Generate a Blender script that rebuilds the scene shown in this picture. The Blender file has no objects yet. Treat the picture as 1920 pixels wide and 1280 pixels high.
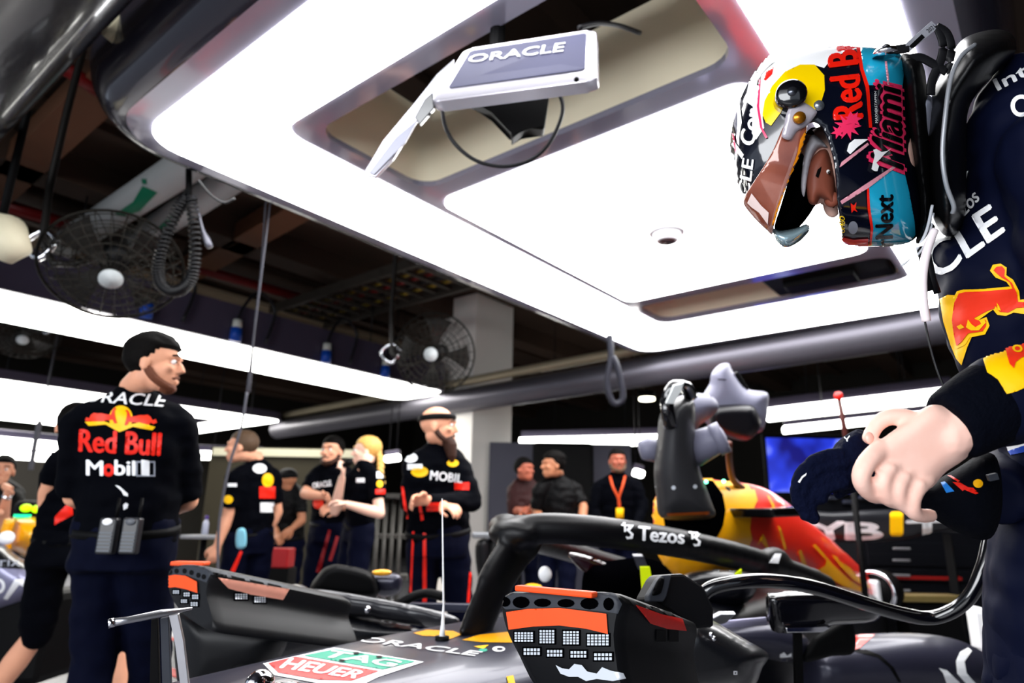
import bpy, bmesh, math, random
import numpy as np
from mathutils import Vector, Matrix, noise
from mathutils.bvhtree import BVHTree
from mathutils.geometry import delaunay_2d_cdt
random.seed(7)
PI = math.pi
SC = bpy.context.scene
COL = SC.collection
# ---------------------------------------------------------------- camera
F = 1255.0
RM = Matrix(((0.62646428, -0.21651799, -0.74877397), (-0.77925685, -0.15258603, -0.60784559), (0.01735705, 0.9642808, -0.26431283)))
CAM = Vector((0, 0, 1.07))
cd = bpy.data.cameras.new('camera'); cam = bpy.data.objects.new('camera', cd); COL.objects.link(cam)
cam.matrix_world = Matrix.Translation(CAM) @ RM.to_4x4()
cd.sensor_width = 36.0; cd.lens = F * 36 / 1920; cd.clip_start = 0.02; cd.clip_end = 100
cd.dof.use_dof = True; cd.dof.focus_distance = 1.12; cd.dof.aperture_fstop = 3.4
SC.camera = cam
# ---------------------------------------------------------------- world, exposure, lights
wd = bpy.data.worlds.new('world'); SC.world = wd; wd.use_nodes = True
wd.node_tree.nodes['Background'].inputs[0].default_value = (0.75, 0.85, 1.0, 1)
wd.node_tree.nodes['Background'].inputs[1].default_value = 0.55
SC.view_settings.view_transform = 'Standard'; SC.view_settings.look = 'None'
SC.view_settings.gamma = 1; SC.view_settings.exposure = 0.5
PANEL = 8.0          # strength of the ceiling light panels
def area(name, loc, target, size, energy, colr=(1, 1, 1)):
    l = bpy.data.lights.new(name, 'AREA'); l.energy = energy; l.shape = 'RECTANGLE'; l.size, l.size_y = size; l.color = colr
    o = bpy.data.objects.new(name, l); COL.objects.link(o); o.location = loc
    o.rotation_euler = (Vector(target) - Vector(loc)).to_track_quat('-Z', 'Y').to_euler(); return o
area('daylight_through_garage_opening', (-3.2, 0.8, 2.4), (2.0, 1.6, 1.1), (5.0, 3.2), 330, (0.95, 0.97, 1.0))
# ---------------------------------------------------------------- helpers
def ray(x, y): return RM @ Vector((x - 960, 640 - y, -F))
def W(x, y, d): return CAM + ray(x, y) * (d / F)
def plane_z(x, y, z): r = ray(x, y); return CAM + r * ((z - CAM.z) / r.z)
def plane_y(x, y, Y): r = ray(x, y); return CAM + r * ((Y - CAM.y) / r.y)
CR, CU, CB = RM.col[0].copy(), RM.col[1].copy(), RM.col[2].copy()   # camera right, up, back
UP = Vector((0, 0, 1))
HR = Vector((CR.x, CR.y, 0)).normalized(); HF = Vector((-CB.x, -CB.y, 0)).normalized()   # level right / level forward
def lin(h):
    h = h.lstrip('#'); c = [int(h[i:i + 2], 16) / 255 for i in (0, 2, 4)]
    return [x / 12.92 if x <= .04045 else ((x + .055) / 1.055) ** 2.4 for x in c] + [1]
MATS = {}
def mat(name, col='808080', rough=.5, metal=0.0, var=.12, scale=12, bump=0.0, coat=0.0, emit=0.0, alpha=1.0, trans=0.0, sheen=0.0, col2=None, spec=.5):
    if name in MATS: return MATS[name]
    if rough >= .4 and spec == .5: spec = .25
    m = bpy.data.materials.new(name); m.use_nodes = True; nt = m.node_tree; b = nt.nodes['Principled BSDF']
    tc = nt.nodes.new('ShaderNodeTexCoord'); nz = nt.nodes.new('ShaderNodeTexNoise'); nz.inputs['Scale'].default_value = scale
    nz.inputs['Detail'].default_value = 4
    nt.links.new(tc.outputs['Object'], nz.inputs['Vector'])
    c = lin(col); mx = nt.nodes.new('ShaderNodeMix'); mx.data_type = 'RGBA'
    c2 = lin(col2) if col2 else [x * (1 - var) for x in c[:3]] + [1]
    mx.inputs['A'].default_value = c; mx.inputs['B'].default_value = c2
    nt.links.new(nz.outputs['Fac'], mx.inputs['Factor']); nt.links.new(mx.outputs['Result'], b.inputs['Base Color'])
    b.inputs['Roughness'].default_value = rough; b.inputs['Metallic'].default_value = metal
    b.inputs['Coat Weight'].default_value = coat; b.inputs['Coat Roughness'].default_value = .06
    b.inputs['Specular IOR Level'].default_value = spec
    if sheen: b.inputs['Sheen Weight'].default_value = sheen
    if emit: b.inputs['Emission Color'].default_value = c; b.inputs['Emission Strength'].default_value = emit
    if alpha < 1: b.inputs['Alpha'].default_value = alpha
    if trans: b.inputs['Transmission Weight'].default_value = trans
    if bump:
        bp = nt.nodes.new('ShaderNodeBump'); bp.inputs['Strength'].default_value = bump; bp.inputs['Distance'].default_value = .01
        nt.links.new(nz.outputs['Fac'], bp.inputs['Height']); nt.links.new(bp.outputs['Normal'], b.inputs['Normal'])
    MATS[name] = m; return m
def tag(o, label=None, cat=None, group=None, kind=None):
    for k, v in (('label', label), ('category', cat), ('group', group), ('kind', kind)):
        if v: o[k] = v
    return o
def thing(name, label, cat, loc=(0, 0, 0), group=None):
    o = bpy.data.objects.new(name, None); COL.objects.link(o); o.location = loc; o.empty_display_size = .05
    return tag(o, label, cat, group)
def link(name, me, m=None, parent=None, smooth=True):
    o = bpy.data.objects.new(name, me); COL.objects.link(o)
    if m is not None and not me.materials: me.materials.append(m)
    if smooth: me.polygons.foreach_set('use_smooth', [True] * len(me.polygons))
    if parent is not None:
        o.parent = parent
        q = parent; M = Matrix.Identity(4)
        while q is not None: M = Matrix.Translation(q.location) @ M; q = q.parent
        me.transform(M.inverted())
    return o
def obj(name, bm, m=None, parent=None, smooth=True, angle=None):
    me = bpy.data.meshes.new(name); bmesh.ops.recalc_face_normals(bm, faces=bm.faces[:]); 
    if angle is not None:
        for e in bm.edges:
            if len(e.link_faces) == 2 and e.calc_face_angle(0) > angle: e.smooth = False
    bm.to_mesh(me); bm.free()
    return link(name, me, m, parent, smooth)
def box(bm, c, s, ex=None, ey=None, ez=None, bev=0.0):
    ex, ey, ez = (Vector(a) if a is not None else b for a, b in ((ex, Vector((1, 0, 0))), (ey, Vector((0, 1, 0))), (ez, Vector((0, 0, 1)))))
    c = Vector(c); vs = [bm.verts.new(c + ex * (s[0] / 2 * a) + ey * (s[1] / 2 * b) + ez * (s[2] / 2 * d)) for a in (-1, 1) for b in (-1, 1) for d in (-1, 1)]
    fs = [bm.faces.new([vs[i] for i in q]) for q in ((0, 1, 3, 2), (4, 6, 7, 5), (0, 4, 5, 1), (2, 3, 7, 6), (0, 2, 6, 4), (1, 5, 7, 3))]
    if bev:
        es = list({e for f in fs for e in f.edges}); bmesh.ops.bevel(bm, geom=es, offset=bev, segments=2, profile=.5, affect='EDGES')
def smooth_path(P, n=6, closed=False):
    P = [Vector(p) for p in P]; out = []; N = len(P)
    rng = range(N if closed else N - 1)
    for i in rng:
        g = lambda k: P[k % N] if closed else P[max(0, min(N - 1, k))]
        a, b, c, d = g(i - 1), g(i), g(i + 1), g(i + 2)
        for k in range(n):
            t = k / n
            out.append(.5 * ((2 * b) + (c - a) * t + (2 * a - 5 * b + 4 * c - d) * t * t + (3 * b - a - 3 * c + d) * t ** 3))
    if not closed: out.append(P[-1])
    return out
def tube(bm, P, R, seg=12, side=None, cap=True, closed=False):
    """tapered tube; R a number, a list, or a list of (r_side, r_other)"""
    P = [Vector(p) for p in P]; N = len(P)
    if not isinstance(R, (list, tuple)): R = [R] * N
    rings = []; prev = Vector(side) if side is not None else None
    for i, p in enumerate(P):
        t = (P[(i + 1) % N] - P[i - 1]) if closed else (P[min(N - 1, i + 1)] - P[max(0, i - 1)])
        t.normalize()
        if prev is None: prev = t.orthogonal()
        s = prev - t * prev.dot(t)
        s = s.normalized() if s.length > 1e-6 else t.orthogonal().normalized()
        if side is None: prev = s
        b = t.cross(s); r = R[i]; rx, ry = (r if isinstance(r, (list, tuple)) else (r, r))
        rings.append([bm.verts.new(p + s * (rx * math.cos(2 * PI * k / seg)) + b * (ry * math.sin(2 * PI * k / seg))) for k in range(seg)])
    for i in range(N if closed else N - 1):
        a, b = rings[i], rings[(i + 1) % N]
        for k in range(seg): bm.faces.new((a[k], a[(k + 1) % seg], b[(k + 1) % seg], b[k]))
    if cap and not closed: bm.faces.new(rings[0][::-1]); bm.faces.new(rings[-1])
def ball(bm, c, r, rot=None, u=16, v=12):
    M = Matrix.Translation(Vector(c)) @ (rot.to_4x4() if rot is not None else Matrix.Identity(4))
    r = r if isinstance(r, (list, tuple)) else (r, r, r)
    bmesh.ops.create_uvsphere(bm, u_segments=u, v_segments=v, radius=1, matrix=M @ Matrix.Diagonal((*r, 1)))
def limb(bm, P, R, side=None, seg=14):
    """tube with rounded ends, for joining by remesh"""
    tube(bm, P, R, seg, side)
    for i in (0, -1):
        r = R[i] if isinstance(R, (list, tuple)) else R
        rr = min(r) if isinstance(r, (list, tuple)) else r
        ball(bm, P[i], rr, u=12, v=8)
def remesh(bm, vox, smooth=4, fac=.6):
    me = bpy.data.meshes.new('tmp'); bm.to_mesh(me); bm.free()
    o = bpy.data.objects.new('tmp', me); COL.objects.link(o)
    a = o.modifiers.new('r', 'REMESH'); a.mode = 'VOXEL'; a.voxel_size = vox
    if smooth: s = o.modifiers.new('s', 'SMOOTH'); s.iterations = smooth; s.factor = fac
    dg = bpy.context.evaluated_depsgraph_get(); n = bpy.data.meshes.new_from_object(o.evaluated_get(dg))
    bpy.data.objects.remove(o); bpy.data.meshes.remove(me)
    return n
def rbody(name, bm, m, parent, vox=.012, smooth=4, wrinkle=0.0, wscale=9.0):
    n = remesh(bm, vox, smooth); n.name = name; n.materials.clear()
    if wrinkle:
        nv = [v.normal.copy() for v in n.vertices]
        for v, k in zip(n.vertices, nv):
            p = v.co; v.co = p + k * (wrinkle * (noise.noise(Vector((p.x * wscale, p.y * wscale, p.z * wscale * 2.4))) + .5 * noise.noise(p * wscale * 2.7)))
    return link(name, n, m, parent)
def inpoly(p, poly):
    x, y = p; c = False; j = len(poly) - 1
    for i in range(len(poly)):
        if (poly[i][1] > y) != (poly[j][1] > y) and x < (poly[j][0] - poly[i][0]) * (y - poly[i][1]) / (poly[j][1] - poly[i][1]) + poly[i][0]: c = not c
        j = i
    return c
def cdt(loops, h):
    """triangulate a polygon with holes, with inner grid points of spacing h"""
    vs, es = [], []
    for L in loops:
        M = []
        for i in range(len(L)):
            a, b = Vector(L[i][:2]), Vector(L[(i + 1) % len(L)][:2]); n = max(1, int((b - a).length / h))
            M += [a + (b - a) * (k / n) for k in range(n)]
        s = len(vs); vs += M; es += [(s + i, s + (i + 1) % len(M)) for i in range(len(M))]
    nb = len(vs); B = np.array([v[:] for v in vs])
    x0, y0 = B.min(0); x1, y1 = B.max(0); k = 0
    E0 = B[[e[0] for e in es]]; E1 = B[[e[1] for e in es]]; D = E1 - E0; DD = (D * D).sum(1) + 1e-12
    def dist(p):
        t = np.clip(((p - E0) * D).sum(1) / DD, 0, 1); return float(np.sqrt((((E0 + D * t[:, None]) - p) ** 2).sum(1).min()))
    y = y0 + h * .43
    while y < y1:
        x = x0 + (h * .5 if k % 2 else 0.07 * h)
        while x < x1:
            c = sum(inpoly((x, y), L) for L in loops)
            if c % 2 and dist(np.array((x, y))) > .45 * h: vs.append(Vector((x, y)))
            x += h
        y += h * .87; k += 1
    r = delaunay_2d_cdt(vs, es, [], 0, 1e-7)
    V, T = r[0], []
    for f in r[2]:
        c = sum((V[i] for i in f), Vector((0, 0))) / len(f)
        if sum(inpoly(c, L) for L in loops) % 2: T.append(tuple(f))
    return V, T, dist
def frame_px(origin, n=None):
    """plane through origin with normal n (default: facing the lens); returns pixel->uv and uv->world"""
    o = Vector(origin); n = Vector(n).normalized() if n is not None else CB.copy()
    ex = (CR - n * CR.dot(n)).normalized(); ey = n.cross(ex)
    def uv(x, y):
        r = ray(x, y); p = CAM + r * ((o - CAM).dot(n) / r.dot(n)); d = p - o; return (d.dot(ex), d.dot(ey))
    return uv, (lambda u, v, w=0.0: o + ex * u + ey * v + n * w)
def puff(bm, pts, origin, n=None, T=.05, Rr=None, h=None, back=None, smooth=True, prof=.5, keep=4, full=None):
    """solid pillow traced round a pixel outline on the plane (origin, n): half thickness T, rounded over Rr from the rim"""
    uv, wp = frame_px(origin, n); L = [Vector((*uv(*p), 0)) for p in pts]
    if smooth: L = smooth_path(L, keep, True)
    L = [(p.x, p.y) for p in L]
    xs = [p[0] for p in L]; ys = [p[1] for p in L]; size = max(max(xs) - min(xs), max(ys) - min(ys))
    h = h or size / 26; Rr = Rr or T
    V, Tt, dist = cdt([L], h)
    if full: G = smooth_path([Vector((*uv(*p), 0)) for p in full], keep, True); dist = cdt([[(p.x, p.y) for p in G]], size)[2]
    back = T if back is None else back
    dd = [min(1, dist(np.array(v[:])) / Rr) for v in V]; pr = [max(0, 1 - (1 - d) ** 2) ** prof for d in dd]
    e = .12 * min(T, back)
    def place(u, v, w):
        q = wp(u, v)
        if n is not None: return wp(u, v, w)
        return CAM + (q - CAM) * (1 - w / -(q - CAM).dot(CB))
    A = [bm.verts.new(place(v[0], v[1], e * (d < 1e-4) + T * p)) for v, p, d in zip(V, pr, dd)]
    Bk = [bm.verts.new(place(v[0], v[1], -e * (d < 1e-4) - back * p)) for v, p, d in zip(V, pr, dd)]
    cnt = {}
    for t in Tt:
        bm.faces.new([A[i] for i in t]); bm.faces.new([Bk[i] for i in t][::-1])
        for i in range(len(t)):
            k = (t[i], t[(i + 1) % len(t)]); cnt[frozenset(k)] = cnt.get(frozenset(k), []) + [k]
    for v in cnt.values():
        if len(v) == 1: a, b = v[0]; bm.faces.new((A[b], A[a], Bk[a], Bk[b]))
def slab(bm, pts, origin, n=None, T=.02, bev=.004, smooth=False):
    uv, wp = frame_px(origin, n); L = [uv(*p) for p in pts]; prism(bm, [wp(*p) for p in L], wp(0, 0, 1) - wp(0, 0, 0), T, bev)
def prism(bm, P, n, T, bev=0.0):
    n = Vector(n).normalized(); a = [bm.verts.new(Vector(p) + n * T) for p in P]; b = [bm.verts.new(Vector(p) - n * T) for p in P]
    f = [bm.faces.new(a), bm.faces.new(b[::-1])]
    for i in range(len(P)): j = (i + 1) % len(P); f.append(bm.faces.new((a[j], a[i], b[i], b[j])))
    if bev: bmesh.ops.bevel(bm, geom=list({e for x in f for e in x.edges}), offset=bev, segments=2, profile=.5, affect='EDGES')
def rrect(x0, y0, x1, y1, r, n=6):
    out = []
    for cx, cy, a in ((x1 - r, y1 - r, 0), (x0 + r, y1 - r, 90), (x0 + r, y0 + r, 180), (x1 - r, y0 + r, 270)):
        out += [(cx + r * math.cos(math.radians(a + 90 * k / n)), cy + r * math.sin(math.radians(a + 90 * k / n))) for k in range(n + 1)]
    return out
def world_bvh(objs):
    objs = objs if isinstance(objs, (list, tuple)) else [objs]; V, P = [], []
    for o in objs:
        M = Matrix.Identity(4); q = o
        while q is not None: M = Matrix.Translation(q.location) @ M; q = q.parent
        s = len(V); V += [M @ v.co for v in o.data.vertices]; P += [[s + i for i in p.vertices] for p in o.data.polygons]
    return BVHTree.FromPolygons(V, P)
BV = {}
def bvh_of(objs):
    k = tuple(o.name for o in (objs if isinstance(objs, (list, tuple)) else [objs]))
    if k not in BV: BV[k] = world_bvh(objs)
    return BV[k]
def decal(name, target, loops, m, parent, h=2.5, off=.0012, thick=.0):
    """marks printed on a surface: pixel outlines carried along the sight line onto the target's surface.
    loops: a list of shapes, each a list of outlines (the first the outer one, the rest holes)"""
    if len(loops) > 1 and 'lettering' not in name and 'mesh' not in name:
        for sh in loops: decal(name, target, [sh], m, parent, h, off)
        return
    bv = bvh_of(target); bm = bmesh.new()
    for sh in loops:
        V, T, _ = cdt(sh, h); H = []
        for v in V:
            r = ray(v[0], v[1]); c, nn, i, d = bv.ray_cast(CAM, r.normalized())
            if c is None: H.append(None); continue
            if nn.dot(r) > 0: nn = -nn
            H.append(bm.verts.new(c + nn * off - r.normalized() * off * .5))
        for t in T:
            q = [H[i] for i in t]
            if None in q: continue
            if max((q[i].co - q[i - 1].co).length for i in range(len(q))) > .12: continue
            bm.faces.new(q)
    for v in [v for v in bm.verts if not v.link_faces]: bm.verts.remove(v)
    return obj(name, bm, m, parent)
TXT = {}
def text_loops(s, shear=0.0, bold=.02):
    """outlines of a word in the built-in face, as polygons with holes, in a unit box"""
    k = (s, shear, bold)
    if k in TXT: return TXT[k]
    c = bpy.data.curves.new('t', 'FONT'); c.body = s; c.offset = bold * 1.5 if bold > .015 else bold; c.resolution_u = 3; c.shear = shear; c.fill_mode = 'NONE'
    o = bpy.data.objects.new('t', c); COL.objects.link(o)
    me = bpy.data.meshes.new_from_object(o.evaluated_get(bpy.context.evaluated_depsgraph_get()))
    bpy.data.objects.remove(o); bpy.data.curves.remove(c)
    adj = {}
    for e in me.edges:
        a, b = e.vertices; adj.setdefault(a, []).append(b); adj.setdefault(b, []).append(a)
    loops, seen = [], set()
    for s0 in adj:
        if s0 in seen: continue
        L = [s0]; seen.add(s0); p = None; q = s0
        while True:
            nx = [w for w in adj[q] if w != p and w not in seen]
            if not nx: break
            p, q = q, nx[0]; L.append(q); seen.add(q)
        if len(L) > 2: loops.append([(me.vertices[i].co.x, me.vertices[i].co.y) for i in L])
    xs = [p[0] for L in loops for p in L]; ys = [p[1] for L in loops for p in L]
    x0, x1, y0, y1 = min(xs), max(xs), min(ys), max(ys)
    loops = [[((x - x0) / (x1 - x0), (y - y0) / (y1 - y0)) for x, y in L] for L in loops]
    shapes = []
    dep = [sum(inpoly(L[0], K) for K in loops if K is not L) for L in loops]
    for L, d in zip(loops, dep):
        if d % 2 == 0: shapes.append([L] + [K for K, e in zip(loops, dep) if e == d + 1 and inpoly(K[0], L)])
    TXT[k] = shapes; return shapes
def quad_map(shapes, q):
    """unit box -> pixel quad (bottom-left, bottom-right, top-right, top-left)"""
    a, b, c, d = (Vector(p) for p in q)
    f = lambda u, v: tuple((a * (1 - u) + b * u) * (1 - v) + (d * (1 - u) + c * u) * v)
    return [[[f(*p) for p in L] for L in sh] for sh in shapes]
def word(name, target, s, q, m, parent, shear=0.0, bold=.03, h=3.0, off=.0015, hv=None):
    """lettering on a surface; hv thickens the strokes by that share of the letter height"""
    hv = bold * .9 if hv is None else hv; a, b, d = Vector(q[0]), Vector(q[1]), Vector(q[3]); e = (b - a).normalized() * (d - a).length * hv; g = (d - a) * hv * .6
    L = []
    for k, j in ((0, 0), (-1, 0), (1, 0), (0, -1), (0, 1)) if hv > .012 else ((0, 0),):
        o = e * k + g * j; L += quad_map(text_loops(s, shear, bold), [tuple(Vector(p) + o) for p in q])
    return decal(name, target, L, m, parent, h * 1.15, off)
def oracle_loops():
    """wide rounded capitals: O R A C L E as stroked outlines in a 0..1 box"""
    return text_loops('ORACLE', .25, .045)
# ---------------------------------------------------------------- materials
M_frame = mat('gloss_grey_frame', '9c9aac', .14, .3, .08, 2, coat=1)
M_dark_gloss = mat('gloss_dark_shell', '3c3b48', .2, .4, .2, 2, coat=1)
M_panel = mat('lit_panel', 'ffffff', .5, 0, .0, 2, emit=PANEL)
M_panel2 = mat('lit_strip', 'fffdf6', .5, 0, .0, 2, emit=PANEL)
M_beige = mat('beige_lining', 'f2e8cc', .35, 0, .1, 3)
M_ceil = mat('dark_ceiling', '3e2e24', .8, 0, .4, 1.5)
M_white = mat('white_paint', 'e9e9ea', .5, 0, .05, 4)
M_black = mat('matt_black', '030304', .6, 0, .2, 20, spec=.1)
M_void = mat('deep_black', '020203', .95, 0, .1, 20, spec=.0)
M_blackgloss = mat('gloss_black', '07070a', .12, 0, .1, 8, coat=.8)
M_carbon = mat('carbon_black', '15161a', .32, .1, .3, 60, bump=.05, coat=.3)
M_chrome = mat('chrome', 'dddde2', .08, 1, .02, 5)
M_alu = mat('brushed_aluminium', 'b9b9be', .28, .9, .1, 30)
M_navy = mat('navy_cloth', '020308', .85, 0, .3, 25, bump=.15, spec=.04)
M_navy2 = mat('navy_suit', '03061a', .8, 0, .3, 30, bump=.15, spec=.06)
M_red = mat('red_print', 'e8200e', .45, 0, .1, 10)
M_redor = mat('red_orange_print', 'f0351a', .45, 0, .1, 10)
M_yellow = mat('yellow_print', 'ffc400', .45, 0, .1, 10)
M_prwhite = mat('white_print', 'f2f3f6', .45, 0, .03, 10)
M_skin = mat('skin', 'e2a282', .5, 0, .18, 14, bump=.05)
M_skin_pale = mat('pale_skin', 'eebfa8', .5, 0, .14, 14, bump=.05)
M_skin_dark = mat('tanned_skin', 'a86f50', .5, 0, .18, 14, bump=.05)
M_wire = mat('black_cable', '0e0e12', .4, 0, .2, 40)
# ================================================================ THE SETTING
def struct(name, bm, m, label=None, **k): o = obj(name, bm, m, None, **k); o['kind'] = 'structure'; return o
H = 2.9
bm = bmesh.new(); box(bm, (5, 5, -.05), (22, 24, .1)); 
M_floor = mat('grey_epoxy_floor', '77777c', .25, 0, .2, 1.2, coat=.3); struct('floor', bm, M_floor, smooth=False)
bm = bmesh.new(); box(bm, (6.5, 5, 4.45), (19, 24, .1))
for i in range(9):
    box(bm, (6.5, -5 + i * 2.4, 4.25), (19, .35, .3))
for i in range(26): box(bm, (6.5, -6.5 + i * .9, 4.36), (19, .12, .08))
struct('ceiling', bm, M_ceil, smooth=False)
M_wall = mat('dark_wall', '17140f', .8, 0, .4, 1)
bm = bmesh.new(); box(bm, (15.6, 5, 2.2), (.2, 24, 4.4)); struct('wall_back', bm, M_wall, smooth=False)
bm = bmesh.new(); box(bm, (6.5, 16.9, 2.2), (19, .2, 4.4)); struct('wall_left', bm, M_wall, smooth=False)
bm = bmesh.new(); box(bm, (6.5, -6.6, 2.2), (19, .2, 4.4)); struct('wall_right', bm, M_wall, smooth=False)
# white pier beyond the canopy
pc = Vector((6.95, 6.15, 0))
bm = bmesh.new(); box(bm, (7.42, 6.80, 2.2), (.88, .88, 4.4), bev=.01); struct('wall_pier', bm, mat('pier_paint', 'dcd8d2', .55, 0, .06, 3), smooth=False)
# painted floor stripe
bm = bmesh.new(); box(bm, (2.6, 6.2, .004), (.12, 6, .004)); box(bm, (4.0, 6.6, .004), (9, .12, .004)); s = struct('trim_1', bm, mat('red_floor_line', 'c8281e', .4), smooth=False)
bm = bmesh.new(); box(bm, (4.0, 7.2, .004), (9, 1.0, .005)); struct('trim_2', bm, mat('pale_floor_line', 'bdbdc0', .4), smooth=False)

def plate(bm, outline, holes, z, zt=None):
    V, T, _ = cdt([outline] + holes, .35)
    vs = [bm.verts.new((v[0], v[1], z)) for v in V]
    for t in T: bm.faces.new([vs[i] for i in t])
    if zt is not None:
        v2 = [bm.verts.new((v[0], v[1], zt)) for v in V]
        for t in T: bm.faces.new([v2[i] for i in t])
        cnt = {}
        for t in T:
            for i in range(len(t)): k = (t[i], t[(i + 1) % len(t)]); cnt.setdefault(frozenset(k), []).append(k)
        for q in cnt.values():
            if len(q) == 1: a, b = q[0]; bm.faces.new((vs[a], vs[b], v2[b], v2[a]))
def shell(bm, x0, y0, x1, y1, r, prof):
    """bullnose: a rounded rectangle grown outward by prof [(grow, z)...]"""
    rings = []
    for g, z in prof:
        L = rrect(x0 - g, y0 - g, x1 + g, y1 + g, r + g, 10); rings.append([bm.verts.new((x, y, z)) for x, y in L])
    for a, b in zip(rings, rings[1:]):
        for k in range(len(a)): bm.faces.new((a[k], a[(k + 1) % len(a)], b[(k + 1) % len(a)], b[k]))
OA = rrect(1.62, .76, 2.36, 2.58, .13); OB = rrect(4.93, .69, 5.45, 2.63, .12)
can = thing('light_canopy', 'huge glossy ceiling canopy with white lit panels above the racing car', 'light fixture', (3.7, 1.7, H))
bm = bmesh.new(); plate(bm, rrect(.98, .04, 6.45, 3.40, .32, 10), [OA, OB], H, H + .03); obj('canopy_frame', bm, M_frame, can, smooth=False)
bm = bmesh.new()
NB = [(math.sin(a) * .19, H + .0 + (1 - math.cos(a)) * .30) for a in [i * PI / 2 / 10 for i in range(11)]] + [(.19, H + .42), (.16, H + .5), (-.05, H + .52)]
shell(bm, .98, .04, 6.45, 3.40, .32, NB); obj('canopy_shell', bm, M_dark_gloss, can)
def lit(name, outline, holes, parent, z=H, m=M_panel, t=.012):
    bm = bmesh.new(); plate(bm, outline, holes, z - t, z - .001); return obj(name, bm, m, parent, smooth=False)
lit('light_panel', rrect(1.10, .19, 6.33, 3.30, .2), [rrect(1.50, .64, 5.55, 2.70, .14)], can)
lit('light_panel', rrect(2.50, .77, 4.76, 2.61, .1), [], can)
for nm, L, zt in (('opening_lining', OA, H + .5), ('opening_lining', OB, H + .5)):
    bm = bmesh.new(); a = [bm.verts.new((x, y, H + .031)) for x, y in L]; b = [bm.verts.new((x, y, zt)) for x, y in L]
    for k in range(len(L)): bm.faces.new((a[k], a[(k + 1) % len(L)], b[(k + 1) % len(L)], b[k]))
    obj(nm, bm, M_beige, can)
# dark electronics tray across the far slot of the canopy
bm = bmesh.new(); box(bm, (5.18, 1.15, H + .12), (.50, .86, .2), bev=.02); box(bm, (5.2, 1.2, H + .0), (.2, .5, .05), bev=.01)
obj('display_tray', bm, M_black, can, smooth=False)
# neighbouring canopy at the left edge: only its bullnose shows
nb = thing('light_canopy', 'dark glossy canopy edge in the top left corner, partly cut off', 'light fixture', (-.6, 3, H))
H2 = 2.68
bm = bmesh.new(); shell(bm, -2.2, -2, -.14, 7.5, .3, [(math.sin(a) * .88, H2 + (1 - math.cos(a)) * .36) for a in [i * PI / 28 for i in range(15)]] + [(.8, H2 + .44), (.2, H2 + .46)]); plate(bm, rrect(-2.2, -2, -.14, 7.5, .3, 10), [], H2); obj('canopy_shell', bm, mat('gloss_charcoal_shell', '24242e', .2, .3, .2, 2, coat=.6), nb)
bm = bmesh.new(); box(bm, W(218, 55, 2.75), (.22, .05, .05), W(240, 30, 2.75) - W(196, 80, 2.75), None, None, bev=.01) if False else tube(bm, [W(236, 32, 2.9), W(200, 72, 2.9)], .028, 8); b = obj('canopy_bracket', bm, mat('cream_metal', 'd8cfae', .4, .2), nb, smooth=False)

# ---- hanging lit strips (rings) beyond
def ring_light(label, x0, y0, x1, y1, z, w, group=None, body=.05, hgt=.16, wx=None):
    t = thing('ring_light', label, 'light fixture', ((x0 + x1) / 2, (y0 + y1) / 2, z), group); wx = wx or w
    inner = rrect(x0 + wx, y0 + w, x1 - wx, y1 - w, .1) 
    lit('light_panel', rrect(x0, y0, x1, y1, .22), [inner], t, z, M_panel2)
    bm = bmesh.new(); plate(bm, rrect(x0 - body, y0 - body, x1 + body, y1 + body, .26), [rrect(x0 + wx + body, y0 + w + body, x1 - wx - body, y1 - w - body, .1)], z, z + hgt)
    obj('light_housing', bm, mat('housing_grey', '6f6c78', .3, .4), t, smooth=False); return t
def strip(label, x0, y0, x1, y1, holes, hgt=.14):
    t = thing('strip_light', label, 'light fixture', (x1 - 1, (y0 + y1) / 2, H)); hs = [rrect(*h, .1) for h in holes]
    lit('light_panel', rrect(x0, y0, x1, y1, .24), hs, t, H, M_panel2)
    bm = bmesh.new(); plate(bm, rrect(x0 - .05, y0 - .05, x1 + .05, y1 + .05, .28), [rrect(h[0] + .05, h[1] + .05, h[2] - .05, h[3] - .05, .1) for h in holes], H, H + hgt)
    obj('light_housing', bm, mat('housing_grey', '4a4456', .3, .4), t, smooth=False)
    for x in (2.0, 5.6):
        bm = bmesh.new(); tube(bm, [(x, y0 + .3, H + hgt), (x, y0 + .3, 4.41)], .008, 6); obj('suspension_wire', bm, M_wire, t)
    return t
strip('long white lit ceiling strip above the mechanic seen from behind', 1.0, 6.72, 6.82, 7.78, [], .42)
strip('white lit ceiling panel with a dark slot, behind the long strip at the left', 1.0, 11.3, 7.1, 16.0, [(5.0, 12.3, 6.4, 15.2)])
def bar_light(label, px, depth0, depth1, w=.22, hgt=.05, tilt=None):
    a, b = W(*px[0], depth0), W(*px[1], depth1); t = thing('bar_light', label, 'light fixture', (a + b) / 2)
    d = (b - a); L = d.length; d.normalize(); n = Vector((-d.y, d.x, 0)).normalized(); u = d.cross(n)
    bm = bmesh.new(); box(bm, (a + b) / 2, (L, w, hgt), d, n, u, bev=.02); obj('light_panel', bm, M_panel2, t, smooth=False)
    bm = bmesh.new(); box(bm, (a + b) / 2 + Vector((0, 0, hgt * .9)), (L * .98, w * .7, hgt * .8), d, n, u, bev=.01); obj('light_housing', bm, mat('housing_grey'), t, smooth=False)
    for k in (.25, .75):
        q = a.lerp(b, k); bm = bmesh.new(); tube(bm, [q + Vector((0, 0, hgt)), (q.x, q.y, 4.41)], .008, 6); obj('suspension_wire', bm, M_wire, t)
    return t
bar_light('white lit bar at the far left edge, upper of two', ((-60, 822), (112, 838)), 9.5, 9.5, .2, .13)
bar_light('white lit bar at the far left edge, lower of two', ((-60, 846), (98, 858)), 10.2, 10.2, .2, .12)
bar_light('short white lit bar right of the dark-bearded mechanic seen from behind', ((368, 853), (492, 856)), 10.5, 10.5, .2, .12)
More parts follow.
